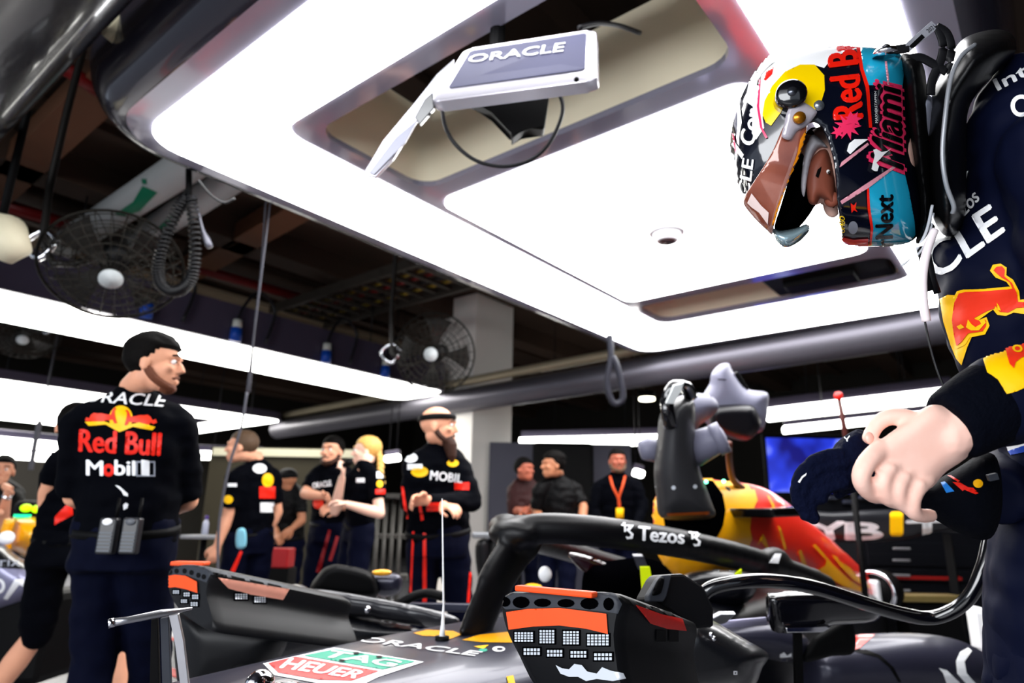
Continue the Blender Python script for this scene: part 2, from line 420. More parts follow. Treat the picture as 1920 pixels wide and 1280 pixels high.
bar_light('white lit bar right of the white pier, low in the background', ((975, 830), (1242, 824)), 10.5, 10.2, .25, .14)
bar_light('thick white lit bar behind the gloved hand, upper of two', ((1436, 778), (1790, 738)), 9.5, 8.5, .2, .17)
bar_light('thin white lit bar behind the gloved hand, lower of two', ((1468, 806), (1790, 772)), 9.0, 8.5, .2, .09)
bar_light('small white lit lamp between blonde woman and bearded man', ((722, 861), (750, 857)), 9.0, 9.0, .15, .08)
bar_light('small white lit lamp left of the airbox blower', ((1188, 884), (1206, 890)), 9.0, 9.0, .15, .09)
# long silver truss beam across the back
a, b = plane_z(470, 812, 2.85), plane_z(1900, 570, 2.95)
bt = thing('roof_beam', 'long round silver roof beam crossing in front of the white pier', 'beam', (a + b) / 2)
bm = bmesh.new(); pa = plane_z(520, 806, 2.78); pb = plane_z(1880, 590, 2.78); tube(bm, [pa, pb], .17, 20); obj('beam_tube', bm, mat('grey_beam', '5c5a62', .4, .6, .1, 3), bt)
bm = bmesh.new(); tube(bm, [pa + Vector((-.05, 0, .26)), pb + Vector((-.05, 0, .26))], .06, 12); obj('beam_rail', bm, mat('warm_metal', 'a59a80', .4, .3), bt)
# ================================================================ PEOPLE
M_dk_hair = mat('dark_hair', '060403', .75, 0, .4, 60, bump=.4, spec=.08)
M_gr_hair = mat('greying_hair', '5c4633', .6, 0, .5, 60, bump=.4)
M_blond = mat('blonde_hair', 'e0b060', .5, 0, .35, 40, bump=.4)
M_beard = mat('brown_beard', '3a2014', .7, 0, .4, 60, bump=.5)
M_eye = mat('eye_white', 'e8e4e0', .2); M_iris = mat('dark_iris', '1c120c', .15)
M_shoe = mat('black_shoe', '101014', .4)
def axes(f, pitch=0.0):
    f = Vector(f).normalized(); r = f.cross(UP).normalized(); M = Matrix((r, f, UP)).transposed()
    return M @ Matrix.Rotation(pitch, 3, 'X')
def head_solid(bm, c, M, s=1.0):
    g = lambda p, r, rot=None: ball(bm, c + M @ Vector(p) * s, [k * s for k in r], M if rot is None else M @ rot, 20, 14)
    g((0, -.018, .03), (.076, .098, .086)); g((0, .018, -.03), (.060, .070, .076)); g((0, .052, -.088), (.030, .032, .024))
    g((0, .03, -.07), (.052, .050, .034)); g((0, .083, .028), (.046, .014, .011)); g((0, .086, -.064), (.024, .011, .006)); g((0, .084, -.075), (.021, .011, .006))
    for q in (-1, 1):
        g((q * .076, -.012, -.012), (.009, .019, .031)); g((q * .038, .066, -.02), (.022, .018, .018))
    tube(bm, [c + M @ Vector(p) * s for p in ((0, .083, .018), (0, .098, -.004), (0, .109, -.026), (0, .09, -.034))], [(.007 * s, .006 * s), (.009 * s, .009 * s), (.015 * s, .01 * s), (.012 * s, .006 * s)], 10, M @ Vector((1, 0, 0)))
def head_parts(t, c, M, s, hair, brow, style='short', beard=None, full=True):
    if full:
        for q in (-1, 1):
            bm = bmesh.new(); ball(bm, c + M @ Vector((q * .030, .0785, .006)) * s, .0105 * s, u=12, v=8); e = obj('eye', bm, M_eye, t)
            bm = bmesh.new(); ball(bm, c + M @ Vector((q * .030, .0865, .006)) * s, .0048 * s, u=10, v=6); obj('iris', bm, M_iris, e)
            bm = bmesh.new(); tube(bm, [c + M @ Vector((q * x, y, z)) * s for x, y, z in ((.014, .092, .028), (.032, .091, .034), (.05, .078, .028))], .0042 * s, 6); obj('eyebrow', bm, brow, t)
    if hair:
        bm = bmesh.new(); bmesh.ops.create_uvsphere(bm, u_segments=40, v_segments=28, radius=1)
        for v in bm.verts:
            p = Vector((v.co.x * .084, v.co.y * .105 - .02, v.co.z * .092 + .034)); k = 1.0 + .05 * noise.noise(p * 60)
            line = .058 if p.y > .03 else (.058 - (.03 - p.y) * 1.9 if p.y > -.02 else -.036 - (-.02 - p.y) * .3)
            if style == 'tight': k -= .03
            if style == 'quiff' and p.z > .06: k += .10
            if p.z < line: k = .84
            p = Vector((p.x * k, (p.y + .018) * k - .018, (p.z - .03) * k + .03)); v.co = c + M @ p * s
        obj('hair', bm, hair, t)
    if beard:
        m, ln, w = beard; bm = bmesh.new()
        Q = smooth_path([c + M @ Vector(p) * s for p in ((-.066, -.002, -.03), (-.060, .022, -.062), (-.036, .058, -.088), (0, .074, -.094), (.036, .058, -.088), (.060, .022, -.062), (.066, -.002, -.03))], 4)
        tube(bm, Q, .0165 * s, 10); ball(bm, c + M @ Vector((0, .058, -.098)) * s, (.036 * s, .03 * s, .022 * s), M)
        tube(bm, [c + M @ Vector(p) * s for p in ((-.028, .082, -.06), (0, .093, -.05), (.028, .082, -.06))], .0065 * s, 8)
        if ln > .02:
            tube(bm, [c + M @ Vector(p) * s for p in ((0, .05, -.07), (0, .07, -.11), (0, .08, -.12 - ln), (0, .083, -.13 - ln * 1.5))], [(.055 * s, .04 * s), (.048 * s, .04 * s), (.032 * s, .026 * s), (.01 * s, .01 * s)], 14, M @ Vector((1, 0, 0)))
        for v in bm.verts:
            v.co += (v.co - c).normalized() * .003 * noise.noise(v.co * 90)
        rbody('beard', bm, m, t, .0045, 2)
def hand(bm, wr, dirv, palm_n, s=1.0, curl=.5, side=1, r=.0085):
    """palm, four unequal bent fingers and a thumb off the side; curl in radians per joint"""
    d = Vector(dirv).normalized(); n = Vector(palm_n); n = (n - d * n.dot(d)).normalized(); x = d.cross(n) * side
    tube(bm, [wr - d * .01 * s, wr + d * .03 * s, wr + d * .065 * s, wr + d * .085 * s], [(.026 * s, .018 * s), (.036 * s, .016 * s), (.041 * s, .014 * s), (.038 * s, .011 * s)], 12, x)
    for k, (ox, L) in enumerate(((.031, .070), (.010, .078), (-.011, .072), (-.030, .058))):
        p = wr + d * .08 * s + x * ox * s; a = curl * (.7 + .1 * k); P = [p - d * .012 * s, p]; dd = d.copy()
        for q, fr in enumerate((.46, .30, .24)):
            dd = (dd * math.cos(a) + n * math.sin(a) if q == 0 else dd * math.cos(a * 1.1) + (n * dd.dot(d) - d * dd.dot(n)).normalized() * math.sin(a * 1.1)).normalized()
            p = p + dd * (L * fr * s); P.append(p)
        limb(bm, P, [r * 1.1 * s, r * 1.1 * s, r * s, r * .92 * s, r * .78 * s], seg=10)
    p = wr + d * .02 * s + x * .024 * s; q = p + (d * .6 + x * .7 + n * .3) * .035 * s
    limb(bm, [p, q, q + (d * .85 + x * .35 + n * .35) * .03 * s, q + (d * 1.0 + n * .5) * .05 * s], [.014 * s, .012 * s, .0105 * s, .009 * s], seg=10)
def bend_knee(h, a, f, amt=.03): return h.lerp(a, .48) + Vector(f).normalized() * amt
def person(label, d, hd, face, body, sh, el, wr, hip, skin, hair, feet=None, s=1.0, style='short', beard=None, sleeve=.95, shirt=None, trou=None, shorts=False,
           pitch=0.0, headh=None, full=True, knees=None, curl=.6, torso=1.0, cat='person', brow=None, group=None, handn=None):
    shirt = shirt or M_navy; trou = trou or M_navy2
    P = lambda q: W(q[0], q[1], d + (q[2] if len(q) > 2 else 0))
    hc = P(hd); base = P(hip); t = thing('person', label, cat, (base.x, base.y, 0), group)
    body = Vector(body).normalized(); face = Vector(face).normalized(); r = body.cross(UP).normalized()
    shs = [P(q) for q in sh]; els = [P(q) for q in el]; wrs = [P(q) for q in wr]
    if (shs[1] - shs[0]).dot(r) < 0: r = -r
    hips = [base - r * .09 * s, base + r * .09 * s]
    feet = [Vector((P(q).x, P(q).y, .07)) for q in feet] if feet else [Vector((h.x, h.y, .07)) - r * .02 * (1 - 2 * i) for i, h in enumerate(hips)]
    kns = [P(q) for q in knees] if knees else [bend_knee(h, a, body) for h, a in zip(hips, feet)]
    neck = (shs[0] + shs[1]) / 2 + UP * .125 * s
    M = axes(face, pitch); hs = s * (headh or 1)
    # --- body, one continuous skin
    bm = bmesh.new(); head_solid(bm, hc, M, hs)
    limb(bm, [neck - UP * .06 * s, neck + UP * .02, hc + M @ Vector((0, -.028, -.05)) * hs], [.062 * s, .056 * s, .052 * s])
    tube(bm, [base - UP * .05, base + UP * .1 * s, base.lerp(neck, .6), neck - UP * .06], [(.13 * s, .09 * s), (.12 * s, .085 * s), (.14 * s, .09 * s), (.08 * s, .06 * s)], 16, r)
    for i in (0, 1):
        if sleeve < .98 or True:
            limb(bm, [shs[i], els[i]], [.045 * s, .040 * s]); limb(bm, [els[i], els[i].lerp(wrs[i], .35), wrs[i]], [.040 * s, .041 * s, .027 * s])
            dv = (wrs[i] - els[i]).normalized(); hn = handn[i] if handn else (-r * (1 - 2 * i) * -.3 + body * .7 - UP * .4)
            hand(bm, wrs[i], dv, hn, s, curl, 1 if i else -1)
        limb(bm, [hips[i], kns[i]], [.07 * s, .05 * s]); limb(bm, [kns[i], kns[i].lerp(feet[i], .3), feet[i]], [.05 * s, .058 * s, .035 * s])
    rbody('body', bm, skin, t, .0065 if full else .009, 3)
    head_parts(t, hc, M, hs, hair, brow or hair or M_dk_hair, style, beard, full)
    # --- shirt
    bm = bmesh.new(); up = neck - base
    ct = lambda k: base + up * k
    w = torso * s
    tube(bm, [ct(-.06), ct(.12), ct(.36), ct(.62), ct(.82), ct(.93), ct(1.0)],
         [(.175 * w, .125 * w), (.17 * w, .12 * w), (.168 * w, .118 * w), (.185 * w, .125 * w), (.165 * w, .11 * w), (.115 * w, .085 * w), (.068 * w, .062 * w)], 24, r)
    tube(bm, [neck - UP * .04, neck + UP * .012 * s], [.070 * s, .063 * s], 18)
    for i in (0, 1):
        e = shs[i].lerp(els[i], min(1, sleeve)); limb(bm, [neck - UP * .05 * s, (neck - UP * .05 * s).lerp(shs[i], .5) + UP * .012 * s, shs[i]], [.056 * s, .060 * s, .066 * s])
        if sleeve <= 1: tube(bm, [shs[i], shs[i].lerp(e, .5), e], [.068 * s, .064 * s, .062 * s], 16)
        else: limb(bm, [shs[i], els[i]], [.068 * s, .058 * s]); tube(bm, [els[i], els[i].lerp(wrs[i], .5), els[i].lerp(wrs[i], .97)], [.056 * s, .05 * s, .04 * s], 16); 
    rbody('shirt', bm, shirt, t, .011, 4, .010)
    # --- trousers
    bm = bmesh.new(); tube(bm, [base - UP * .13 * s, base, base + UP * .06 * s], [(.165 * w, .125 * w), (.178 * w, .13 * w), (.168 * w, .122 * w)], 22, r)
    for i in (0, 1):
        e = kns[i].lerp(feet[i], .02 if shorts else .93); k = kns[i]
        limb(bm, [hips[i] - UP * .04, hips[i].lerp(k, .5), k], [.098 * s, .09 * s, .078 * s])
        if not shorts: tube(bm, [k, k.lerp(e, .5), e], [.078 * s, .07 * s, .068 * s], 16)
    rbody('shorts' if shorts else 'trousers', bm, trou, t, .013, 4, .012, 6)
    bm = bmesh.new(); tube(bm, [ct(-.0), ct(.055)], [(.178 * w, .13 * w), (.176 * w, .128 * w)], 28, r); obj('belt', bm, M_black, t)
    for i in (0, 1):
        bm = bmesh.new(); ft = feet[i]; f2 = body
        ball(bm, ft + f2 * .07 - UP * .03, (.046, .13, .04), axes(f2)); ball(bm, ft - UP * .01, (.04, .055, .055), axes(f2)); rbody('shoe', bm, M_shoe, t, .01, 2)
    return t
def part(t, n): return next(o for o in bpy.data.objects if o.parent == t and o.name.split('.')[0] == n)
R_, F_ = HR, HF
def bull(cx, cy, sx, sy=None, flip=1, ang=0.0):
    """a charging bull, as one pixel outline, centre and scale in pixels"""
    sy = sy or sx
    O = [(-1, -.1), (-.92, .12), (-.72, .05), (-.6, .3), (-.42, .42), (-.2, .38), (.05, .4), (.35, .32), (.62, .3), (.72, .62), (.86, .8), (.98, .72), (.86, .6), (.86, .38), (.9, .1), (1.0, -.3), (.86, -.34), (.72, -.05), (.5, -.12), (.3, -.1), (.1, -.35), (-.05, -.5), (.02, -.3), (-.2, -.18), (-.45, -.45), (-.62, -.5), (-.5, -.3), (-.6, -.12), (-.78, -.22)]
    c, s = math.cos(ang), math.sin(ang)
    return [(cx + flip * sx * x * c - sy * y * -s * 1, cy - sy * y * c + flip * sx * x * s) for x, y in O]
def disc(cx, cy, rx, ry=None, n=22): return [(cx + rx * math.cos(2 * PI * k / n), cy + (ry or rx) * math.sin(2 * PI * k / n)) for k in range(n)]
def rq(x0, y0, x1, y1): return [(x0, y1), (x1, y1), (x1, y0), (x0, y0)]

# 1 mechanic seen from behind
pA = person('man seen from behind in navy shirt with large red lettering, radios on his belt', 2.55, (292, 683), R_ * .95 + F_ * .12, F_ * .95 + R_ * .15,
            [(150, 793, 0), (334, 799, .05)], [(140, 930, .02), (352, 938, .12)], [(190, 950, .25), (290, 960, .4)], (236, 1000, 0), M_skin, M_dk_hair, beard=(mat('auburn_beard', '6a3a24', .7, 0, .4, 60, bump=.4), .0, 1), style='quiff', torso=1.12, s=1.03, headh=.93, feet=[(170, 1280, -.05), (290, 1280, .2)])
sA = part(pA, 'shirt')
word('sponsor_lettering', sA, 'ORACLE', [(158, 752), (310, 763), (314, 741), (160, 731)], M_prwhite, sA, .2, .03)
decal('bull_emblem', sA, [[bull(190, 785, 30, 26, 1)], [bull(264, 789, 30, 26, -1)]], M_redor, sA, off=.003)
decal('sun_emblem', sA, [[disc(227, 784, 22, 24)]], M_yellow, sA)
decal('horn_trim', sA, [[[(160, 790), (168, 798), (200, 796), (225, 810), (250, 800), (285, 806), (291, 800), (262, 792), (227, 800), (196, 790)]]], M_yellow, sA, off=.004)
word('team_lettering', sA, 'Red Bull', [(149, 846), (299, 854), (302, 812), (150, 805)], M_red, sA, 0, .05)
for q, w_ in (((163, 193), 'M'), ((216, 253), 'bil'), ((266, 279), '1')): word('sponsor_lettering', sA, w_, [(q[0], 890), (q[1], 891), (q[1], 864), (q[0], 862)], M_prwhite, sA, 0, .05)
decal('sponsor_lettering', sA, [[disc(204, 881, 11, 12), disc(204, 881, 4, 4.5)]], M_red, sA)
decal('sponsor_box', sA, [[rq(255, 864, 291, 893), rq(258, 867, 288, 890)]], mat('grey_print', '8f94a0', .5), sA)
decal('cat_emblem', sA, [[[(216, 909), (224, 911), (240, 925), (240, 930), (232, 928), (228, 920)]], [[(231, 946), (236, 942), (241, 945), (239, 952), (232, 956)]]], M_prwhite, sA)
# 2 man in shorts walking behind him
pB = person('man in black shirt with red trim and dark shorts walking behind the big mechanic', 3.35, (140, 800), -R_ * .6 + F_ * .8, -R_ * .7 + F_ * .7,
            [(112, 868, -.15), (200, 880, .1)], [(88, 925, -.1), (215, 950, .1)], [(88, 1010, -.02), (225, 1020, .1)], (135, 1010), M_skin, M_dk_hair, shorts=True, sleeve=.55, full=False,
            knees=[(70, 1185, -.05), (222, 1165, .1)], feet=[(-60, 1330, -.1), (246, 1280, .1)], brow=M_dk_hair, s=.98, trou=M_navy)
sB = part(pB, 'shirt'); decal('red_trim', sB, [[[(108, 895), (114, 893), (126, 922), (122, 926)]], [[(103, 968), (135, 935), (137, 965), (102, 984)]]], M_red, sB)
# 3 grey haired man
pC = person('man with short greying hair facing left, blue collar and orange badges on his sleeve', 4.8, (452, 838), -R_ * .95 - F_ * .1, -R_ * .75 + F_ * .6,
            [(440, 898, -.1), (510, 892, .15)], [(428, 966, -.12), (520, 960, .15)], [(408, 1022, -.18), (500, 1000, .1)], (470, 1003), M_skin, M_gr_hair, sleeve=.75, style='tight', torso=.95, full=False)
sC = part(pC, 'shirt')
decal('shoulder_badge', sC, [[disc(428, 936, 9, 8)], [disc(502, 900, 11, 13)]], M_yellow, sC); decal('red_badge', sC, [[rq(486, 912, 516, 934)]], M_red, sC)
decal('white_badge', sC, [[rq(488, 942, 514, 960)], [disc(487, 878, 13, 9)], [rq(427, 906, 444, 912)]], M_prwhite, sC)
tC = part(pC, 'trousers'); decal('red_stripe', tC, [[[(450, 1032), (455, 1034), (440, 1072), (432, 1070)]]], M_red, tC)
# 4 dark haired man with folded arm
pD = person('dark haired man in navy shirt with white lettering standing beside the blonde woman', 5.25, (622, 846), -F_ * .9 - R_ * .25, -F_ * .85 - R_ * .35,
            [(592, 892, 0), (655, 892, 0)], [(572, 925, -.1), (660, 945, -.1)], [(606, 930, -.28), (628, 950, -.28)], (620, 985), M_skin, M_dk_hair, sleeve=.7, beard=(M_beard, .0, 1))
sD = part(pD, 'shirt'); word('sponsor_lettering', sD, 'ORACLE', [(586, 916), (622, 910), (620, 900), (586, 905)], M_prwhite, sD); decal('orange_badge', sD, [[disc(597, 943, 10, 11)]], M_redor, sD)
tD = part(pD, 'trousers'); decal('red_stripe', tD, [[[(616, 992), (621, 994), (600, 1075), (592, 1072)]], [[(630, 1004), (636, 1006), (622, 1052), (616, 1050)]]], mat('dark_red_print', '8c1218', .5), tD)
# 5 blonde woman
pE = person('blonde woman with a braid in black short sleeved shirt speaking into a microphone', 4.85, (686, 846), -R_ * .98 - F_ * .1, -R_ * .75 - F_ * .5,
            [(662, 896, -.05), (704, 898, -.15)], [(628, 958, -.1), (712, 962, -.25)], [(641, 896, -.2), (650, 945, -.32)], (672, 985), M_skin_pale, M_blond, sleeve=.6, s=.92, torso=.86, handn=(-R_, -UP))
bm = bmesh.new(); br = [W(706, 842, 4.86), W(714, 862, 4.82), W(713, 885, 4.76), W(716, 908, 4.74)]
for k, q in enumerate(smooth_path(br, 5)): ball(bm, q + CR * (.008 * (-1) ** k), (.022, .022, .02), u=10, v=8)
rbody('braid', bm, M_blond, pE, .006, 2)
sE = part(pE, 'shirt'); decal('sponsor_badge', sE, [[disc(712, 907, 6, 7)]], M_yellow, sE); decal('sponsor_lettering', sE, [[rq(668, 896, 684, 904)], [rq(706, 884, 718, 896)]], M_prwhite, sE); decal('red_trim', sE, [[rq(704, 917, 722, 926)]], M_red, sE)
# 6 bearded man with headband
pF = person('bald bearded man with black headband, arms crossed, standing before the white pier', 3.96, (824, 800), R_ * .92 - F_ * .12, -F_ * .8 + R_ * .35,
            [(777, 872, 0), (862, 876, -.02)], [(768, 940, -.08), (886, 940, -.12)], [(832, 948, -.34), (800, 938, -.34)], (822, 1000), M_skin, None, sleeve=1.2, beard=(M_beard, .05, 1), brow=M_beard, s=1.02, torso=1.1,
            feet=[(788, 1290, 0), (870, 1290, .05)])
Mh = axes(R_ * .92 - F_ * .12); hc = W(824, 800, 3.96); bm = bmesh.new()
L = [hc + Mh @ Vector((.082 * math.cos(a), .110 * math.sin(a) - .016, .050 + .006 * math.sin(a))) for a in [2 * PI * k / 32 for k in range(32)]]; tube(bm, L, [(.017, .005)] * 32, 8, UP, closed=True); obj('headband', bm, M_black, pF)
sF = part(pF, 'shirt'); word('sponsor_lettering', sF, 'MOBIL', [(806, 899), (866, 905), (868, 889), (808, 882)], M_prwhite, sF)
decal('orange_badge', sF, [[disc(787, 884, 16, 10)], [disc(849, 868, 11, 7)]], M_yellow, sF); decal('red_badge', sF, [[rq(852, 904, 880, 918)], [rq(800, 942, 830, 958)]], M_red, sF)
decal('white_badge', sF, [[disc(770, 858, 13, 9)], [rq(764, 870, 792, 880)]], M_prwhite, sF)
decal('red_piping', sF, [[[(752, 912), (757, 912), (766, 972), (760, 974)]], [[(782, 930), (787, 930), (795, 974), (789, 976)]]], M_red, sF)
tF = part(pF, 'trousers'); decal('red_stripe', tF, [[[(793, 996), (799, 996), (800, 1150), (792, 1150)]], [[(773, 996), (777, 996), (772, 1110), (768, 1110)]], [[(880, 1070), (884, 1070), (880, 1130), (875, 1130)]]], M_red, tF)
# 7 lanyard man behind
M_skred = mat('warm_lit_skin', 'a55a44', .5, 0, .15, 14)
pG = person('distant man in dark jacket wearing an orange lanyard, right of the white pier', 6.4, (1158, 864), -F_, -F_, [(1124, 912, 0), (1192, 912, 0)], [(1112, 956, -.05), (1206, 950, -.05)], [(1130, 990, -.2), (1190, 990, -.2)], (1158, 1000), M_skred, M_dk_hair, sleeve=1.2, beard=(M_gr_hair, 0, 1), full=False)
bm = bmesh.new()
for q in (-1, 1): tube(bm, smooth_path([W(1158 + q * 14, 893, 6.33), W(1158 + q * 9, 912, 6.2), W(1160, 936, 6.19), W(1162, 955, 6.2)], 4), (.012), 6)
obj('lanyard', bm, mat('orange_lanyard', 'c8481c', .6), pG)
bm = bmesh.new(); slab(bm, rq(1155, 952, 1169, 972), W(1162, 962, 6.19), None, .003, 0); obj('name_badge', bm, M_yellow, pG)
# 8, 9 dark figures by the pier
pH = person('distant man in black shirt and cap standing just right of the white pier', 5.9, (1036, 872), -R_ * .8 - F_ * .3, -R_ * .4 - F_ * .7, [(1012, 918, 0), (1078, 918, .1)], [(1006, 960, 0), (1094, 950, 0)], [(1024, 985, -.2), (1090, 992, -.2)], (1046, 1000), M_skin_dark, M_dk_hair, sleeve=.85, full=False, shirt=M_black, style='quiff')
pI = person('half hidden man pointing with one hand at the right edge of the white pier', 6.6, (984, 880), R_ * .6 - F_ * .5, R_ * .3 - F_ * .8, [(962, 918, .1), (1006, 918, .1)], [(966, 958, 0), (992, 965, -.1)], [(978, 955, -.2), (1001, 944, -.4)], (980, 1000), M_skred, M_dk_hair, sleeve=.8, full=False, shirt=mat('dark_red_shirt', '2a0808', .7))
# 10 man at the left edge
pJ = person('man at the left edge resting a hand on his chin, wearing a wristwatch', 5.2, (4, 882), R_ * .5 - F_ * .8, -F_ * .9 + R_ * .2, [(-40, 925, 0), (26, 935, 0)], [(-45, 980, -.1), (2, 985, -.15)], [(-10, 960, -.3), (14, 925, -.28)], (-8, 1005), M_skin, M_dk_hair, sleeve=.7, curl=1.1, shirt=M_black)
bm = bmesh.new(); a, b = W(14, 927, 4.92), W(13, 931, 4.93); tube(bm, [a, b], .034, 16); obj('wristwatch', bm, M_chrome, pJ)
# 11 man with dark cap between the others
pK = person('distant man in black with a dark cap between the grey haired man and the couple', 6.6, (536, 902), -R_ * .7 + F_ * .3, -R_ * .4 + F_ * .5, [(516, 930, 0), (562, 930, 0)], [(508, 975, 0), (566, 975, -.1)], [(520, 1000, -.2), (548, 990, -.2)], (538, 1010), M_skin_dark, None, sleeve=.7, full=False, shirt=M_black)
bm = bmesh.new(); hc = W(536, 902, 6.6); Mk = axes(-R_ * .7 + F_ * .3); ball(bm, hc + Mk @ Vector((0, -.015, .055)), (.086, .106, .075), Mk); ball(bm, hc + Mk @ Vector((0, .09, .045)), (.06, .07, .008), Mk); obj('cap', bm, M_black, pK)
# radios, microphone, bottle in pocket
def radio(px, label, grille):
    c = W(*px); t = thing('walkie_talkie', label, 'radio', c, 'radios on the belt'); 
    bm = bmesh.new(); box(bm, c, (.062, .035, .125), HR, HF, UP, bev=.008); obj('radio_case', bm, mat('dark_plastic', '15161a', .35), t, smooth=False)
    bm = bmesh.new()
    for k in range(6): box(bm, c - HF * .018 + UP * (.01 - .012 * k), (.045, .004, .005), HR, HF, UP)
    obj('speaker_grille', bm, mat('grey_grille', '5a6068', .4), t, smooth=False)
    bm = bmesh.new(); ball(bm, c + UP * .047 - HF * .02, (.018, .006, .012), axes(HF)); obj('clip_button', bm, grille, t)
    bm = bmesh.new(); tube(bm, [c + UP * .06 + HR * .018, c + UP * .13 + HR * .018], .006, 8); obj('antenna', bm, M_black, t)
radio((203, 1004, 2.36), 'black belt radio with a bright round button, left of the pair', M_prwhite)
radio((246, 1004, 2.36), 'black belt radio with a dull round button, right of the pair', mat('grey_button', '55585e', .4))
mc = W(655, 866, 4.62); mt = thing('microphone', 'dark handheld microphone held up to the blonde woman\'s mouth', 'microphone', mc)
bm = bmesh.new(); tube(bm, [W(632, 880, 4.62), W(648, 870, 4.62)], [.014, .018], 12); obj('microphone_grip', bm, M_black, mt); bm = bmesh.new(); ball(bm, W(654, 866, 4.62), .028); obj('foam_head', bm, M_black, mt)
# ================================================================ THE RACING CAR
YC = 1.35
M_body = mat('matt_navy_bodywork', '2c2c3c', .34, .35, .08, 6, coat=.15)
M_bodyd = mat('dark_navy_bodywork', '06070f', .32, .3, .1, 6, coat=.3)
M_orange = mat('orange_yellow_bodywork', 'ff9c00', .35, 0, .1, 2, coat=.4, col2='ffc400')
M_redbody = mat('red_bodywork', 'e82410', .35, 0, .05, 3, coat=.4)
M_tape = mat('orange_tape', 'f0521e', .5, 0, .15, 40)
M_tapered = mat('red_tape', 'd8231c', .45, 0, .3, 60)
M_tapepink = mat('pale_orange_tape', 'ffae96', .5, 0, .15, 30)
M_case = mat('grey_plastic_shell', '30333a', .5, 0, .15, 30)
M_case2 = mat('charcoal_shell', '0a0b0e', .5, 0, .2, 30)
M_lime = mat('lime_marker', 'd4e800', .5, 0, .05, 5)
M_teal = mat('teal_print', '2f9c80', .45, 0, .05, 5)
M_hred = mat('soft_red_print', 'd84846', .45, 0, .05, 5)
M_dot = mat('silver_mesh_print', 'c8ced6', .35, .2, .05, 5)
car = thing('racing_car', 'matt navy open wheel racing car with halo, orange engine cover and no wheels fitted', 'racing car', (2.2, YC, 0))
# nose and chassis: cross sections along the car (x, half width, top z, depth)
def nose_rings(bm, secs, yc=YC, seg=28):
    rings = []
    for x, w, z, dp in secs:
        L = []
        for k in range(seg):
            a = 2 * PI * k / seg; c, s = math.cos(a), math.sin(a)
            L.append(bm.verts.new((x, yc + w * math.copysign(abs(c) ** .55, c), z - dp / 2 + dp / 2 * math.copysign(abs(s) ** .5, s))))
        rings.append(L)
    for a, b in zip(rings, rings[1:]):
        for k in range(seg): bm.faces.new((a[k], a[(k + 1) % seg], b[(k + 1) % seg], b[k]))
    bm.faces.new(rings[0][::-1]); bm.faces.new(rings[-1])
bm = bmesh.new(); nose_rings(bm, [(.36, .07, .735, .10), (.40, .12, .745, .14), (.55, .145, .75, .18), (.8, .21, .757, .24), (1.05, .29, .762, .3), (1.4, .33, .772, .36), (1.75, .31, .785, .42), (2.1, .32, .77, .46)])
nose = obj('nose_cone', bm, M_body, car)
bm = bmesh.new(); nose_rings(bm, [(2.1, .33, .78, .48), (2.4, .36, .80, .5), (3.2, .40, .83, .56), (4.2, .36, .80, .56), (5.6, .22, .66, .42), (6.6, .12, .55, .3)]); chas = obj('chassis_tub', bm, M_bodyd, car)
hexo = [(493, 1244), (626, 1214), (795, 1241), (708, 1270), (668, 1290), (600, 1282), (514, 1266)]
decal('shield_emblem', nose, [[hexo]], M_prwhite, nose, 4, .001)
decal('shield_green_field', nose, [[[(628, 1218), (779, 1241), (718, 1256), (569, 1230)]]], M_teal, nose, 4, .002)
decal('shield_red_field', nose, [[[(554, 1232), (710, 1259), (659, 1277), (597, 1275), (522, 1262), (503, 1244)]]], M_hred, nose, 4, .002)
word('shield_lettering', nose, 'TAG', [(599, 1232), (734, 1252), (755, 1242), (625, 1221)], M_prwhite, nose, 0, .08, 2.5, .003)
word('shield_lettering', nose, 'HEUER', [(524, 1254), (664, 1274), (690, 1262), (545, 1236)], M_prwhite, nose, 0, .07, 2.5, .003)
word('sponsor_lettering', nose, 'ORACLE', [(668, 1202), (892, 1231), (905, 1223), (684, 1194)], M_prwhite, nose, .1, .075, 2.5, .002)
decal('orange_emblem', nose, [[[(775, 1187), (800, 1181), (850, 1183), (866, 1190), (838, 1200), (820, 1193), (792, 1192)]]], M_orange, nose)
decal('yellow_flash', nose, [[[(866, 1200), (900, 1190), (960, 1184), (960, 1205), (905, 1204)]]], M_orange, nose)
decal('yellow_flash', nose, [[[(888, 1212), (917, 1209), (906, 1217)]]], M_yellow, nose); decal('green_dot', nose, [[disc(906, 1219, 8, 3)]], M_teal, nose); decal('white_dot', nose, [[disc(935, 1217, 12, 5), disc(937, 1217, 6, 2.5)]], M_prwhite, nose)
decal('yellow_marker', nose, [[[(949, 1268), (962, 1266), (966, 1282), (953, 1283)]]], M_yellow, nose)
for p in ((668, 1227), (711, 1234), (641, 1241)): decal('fastener_hole', nose, [[disc(*p, 6, 2)]], M_black, nose, 2, .004)
# antenna and its ring
a = plane_y(829, 1195, YC); bm = bmesh.new(); tube(bm, [a - UP * .01, a + UP * .03, a + UP * .08, W(829, 935, 1.79)], [.010, .005, .0022, .0012], 8); obj('antenna', bm, M_prwhite, car)
bm = bmesh.new(); tube(bm, [a - UP * .012, a + UP * .004], .019, 16); obj('antenna_base', bm, M_black, car)
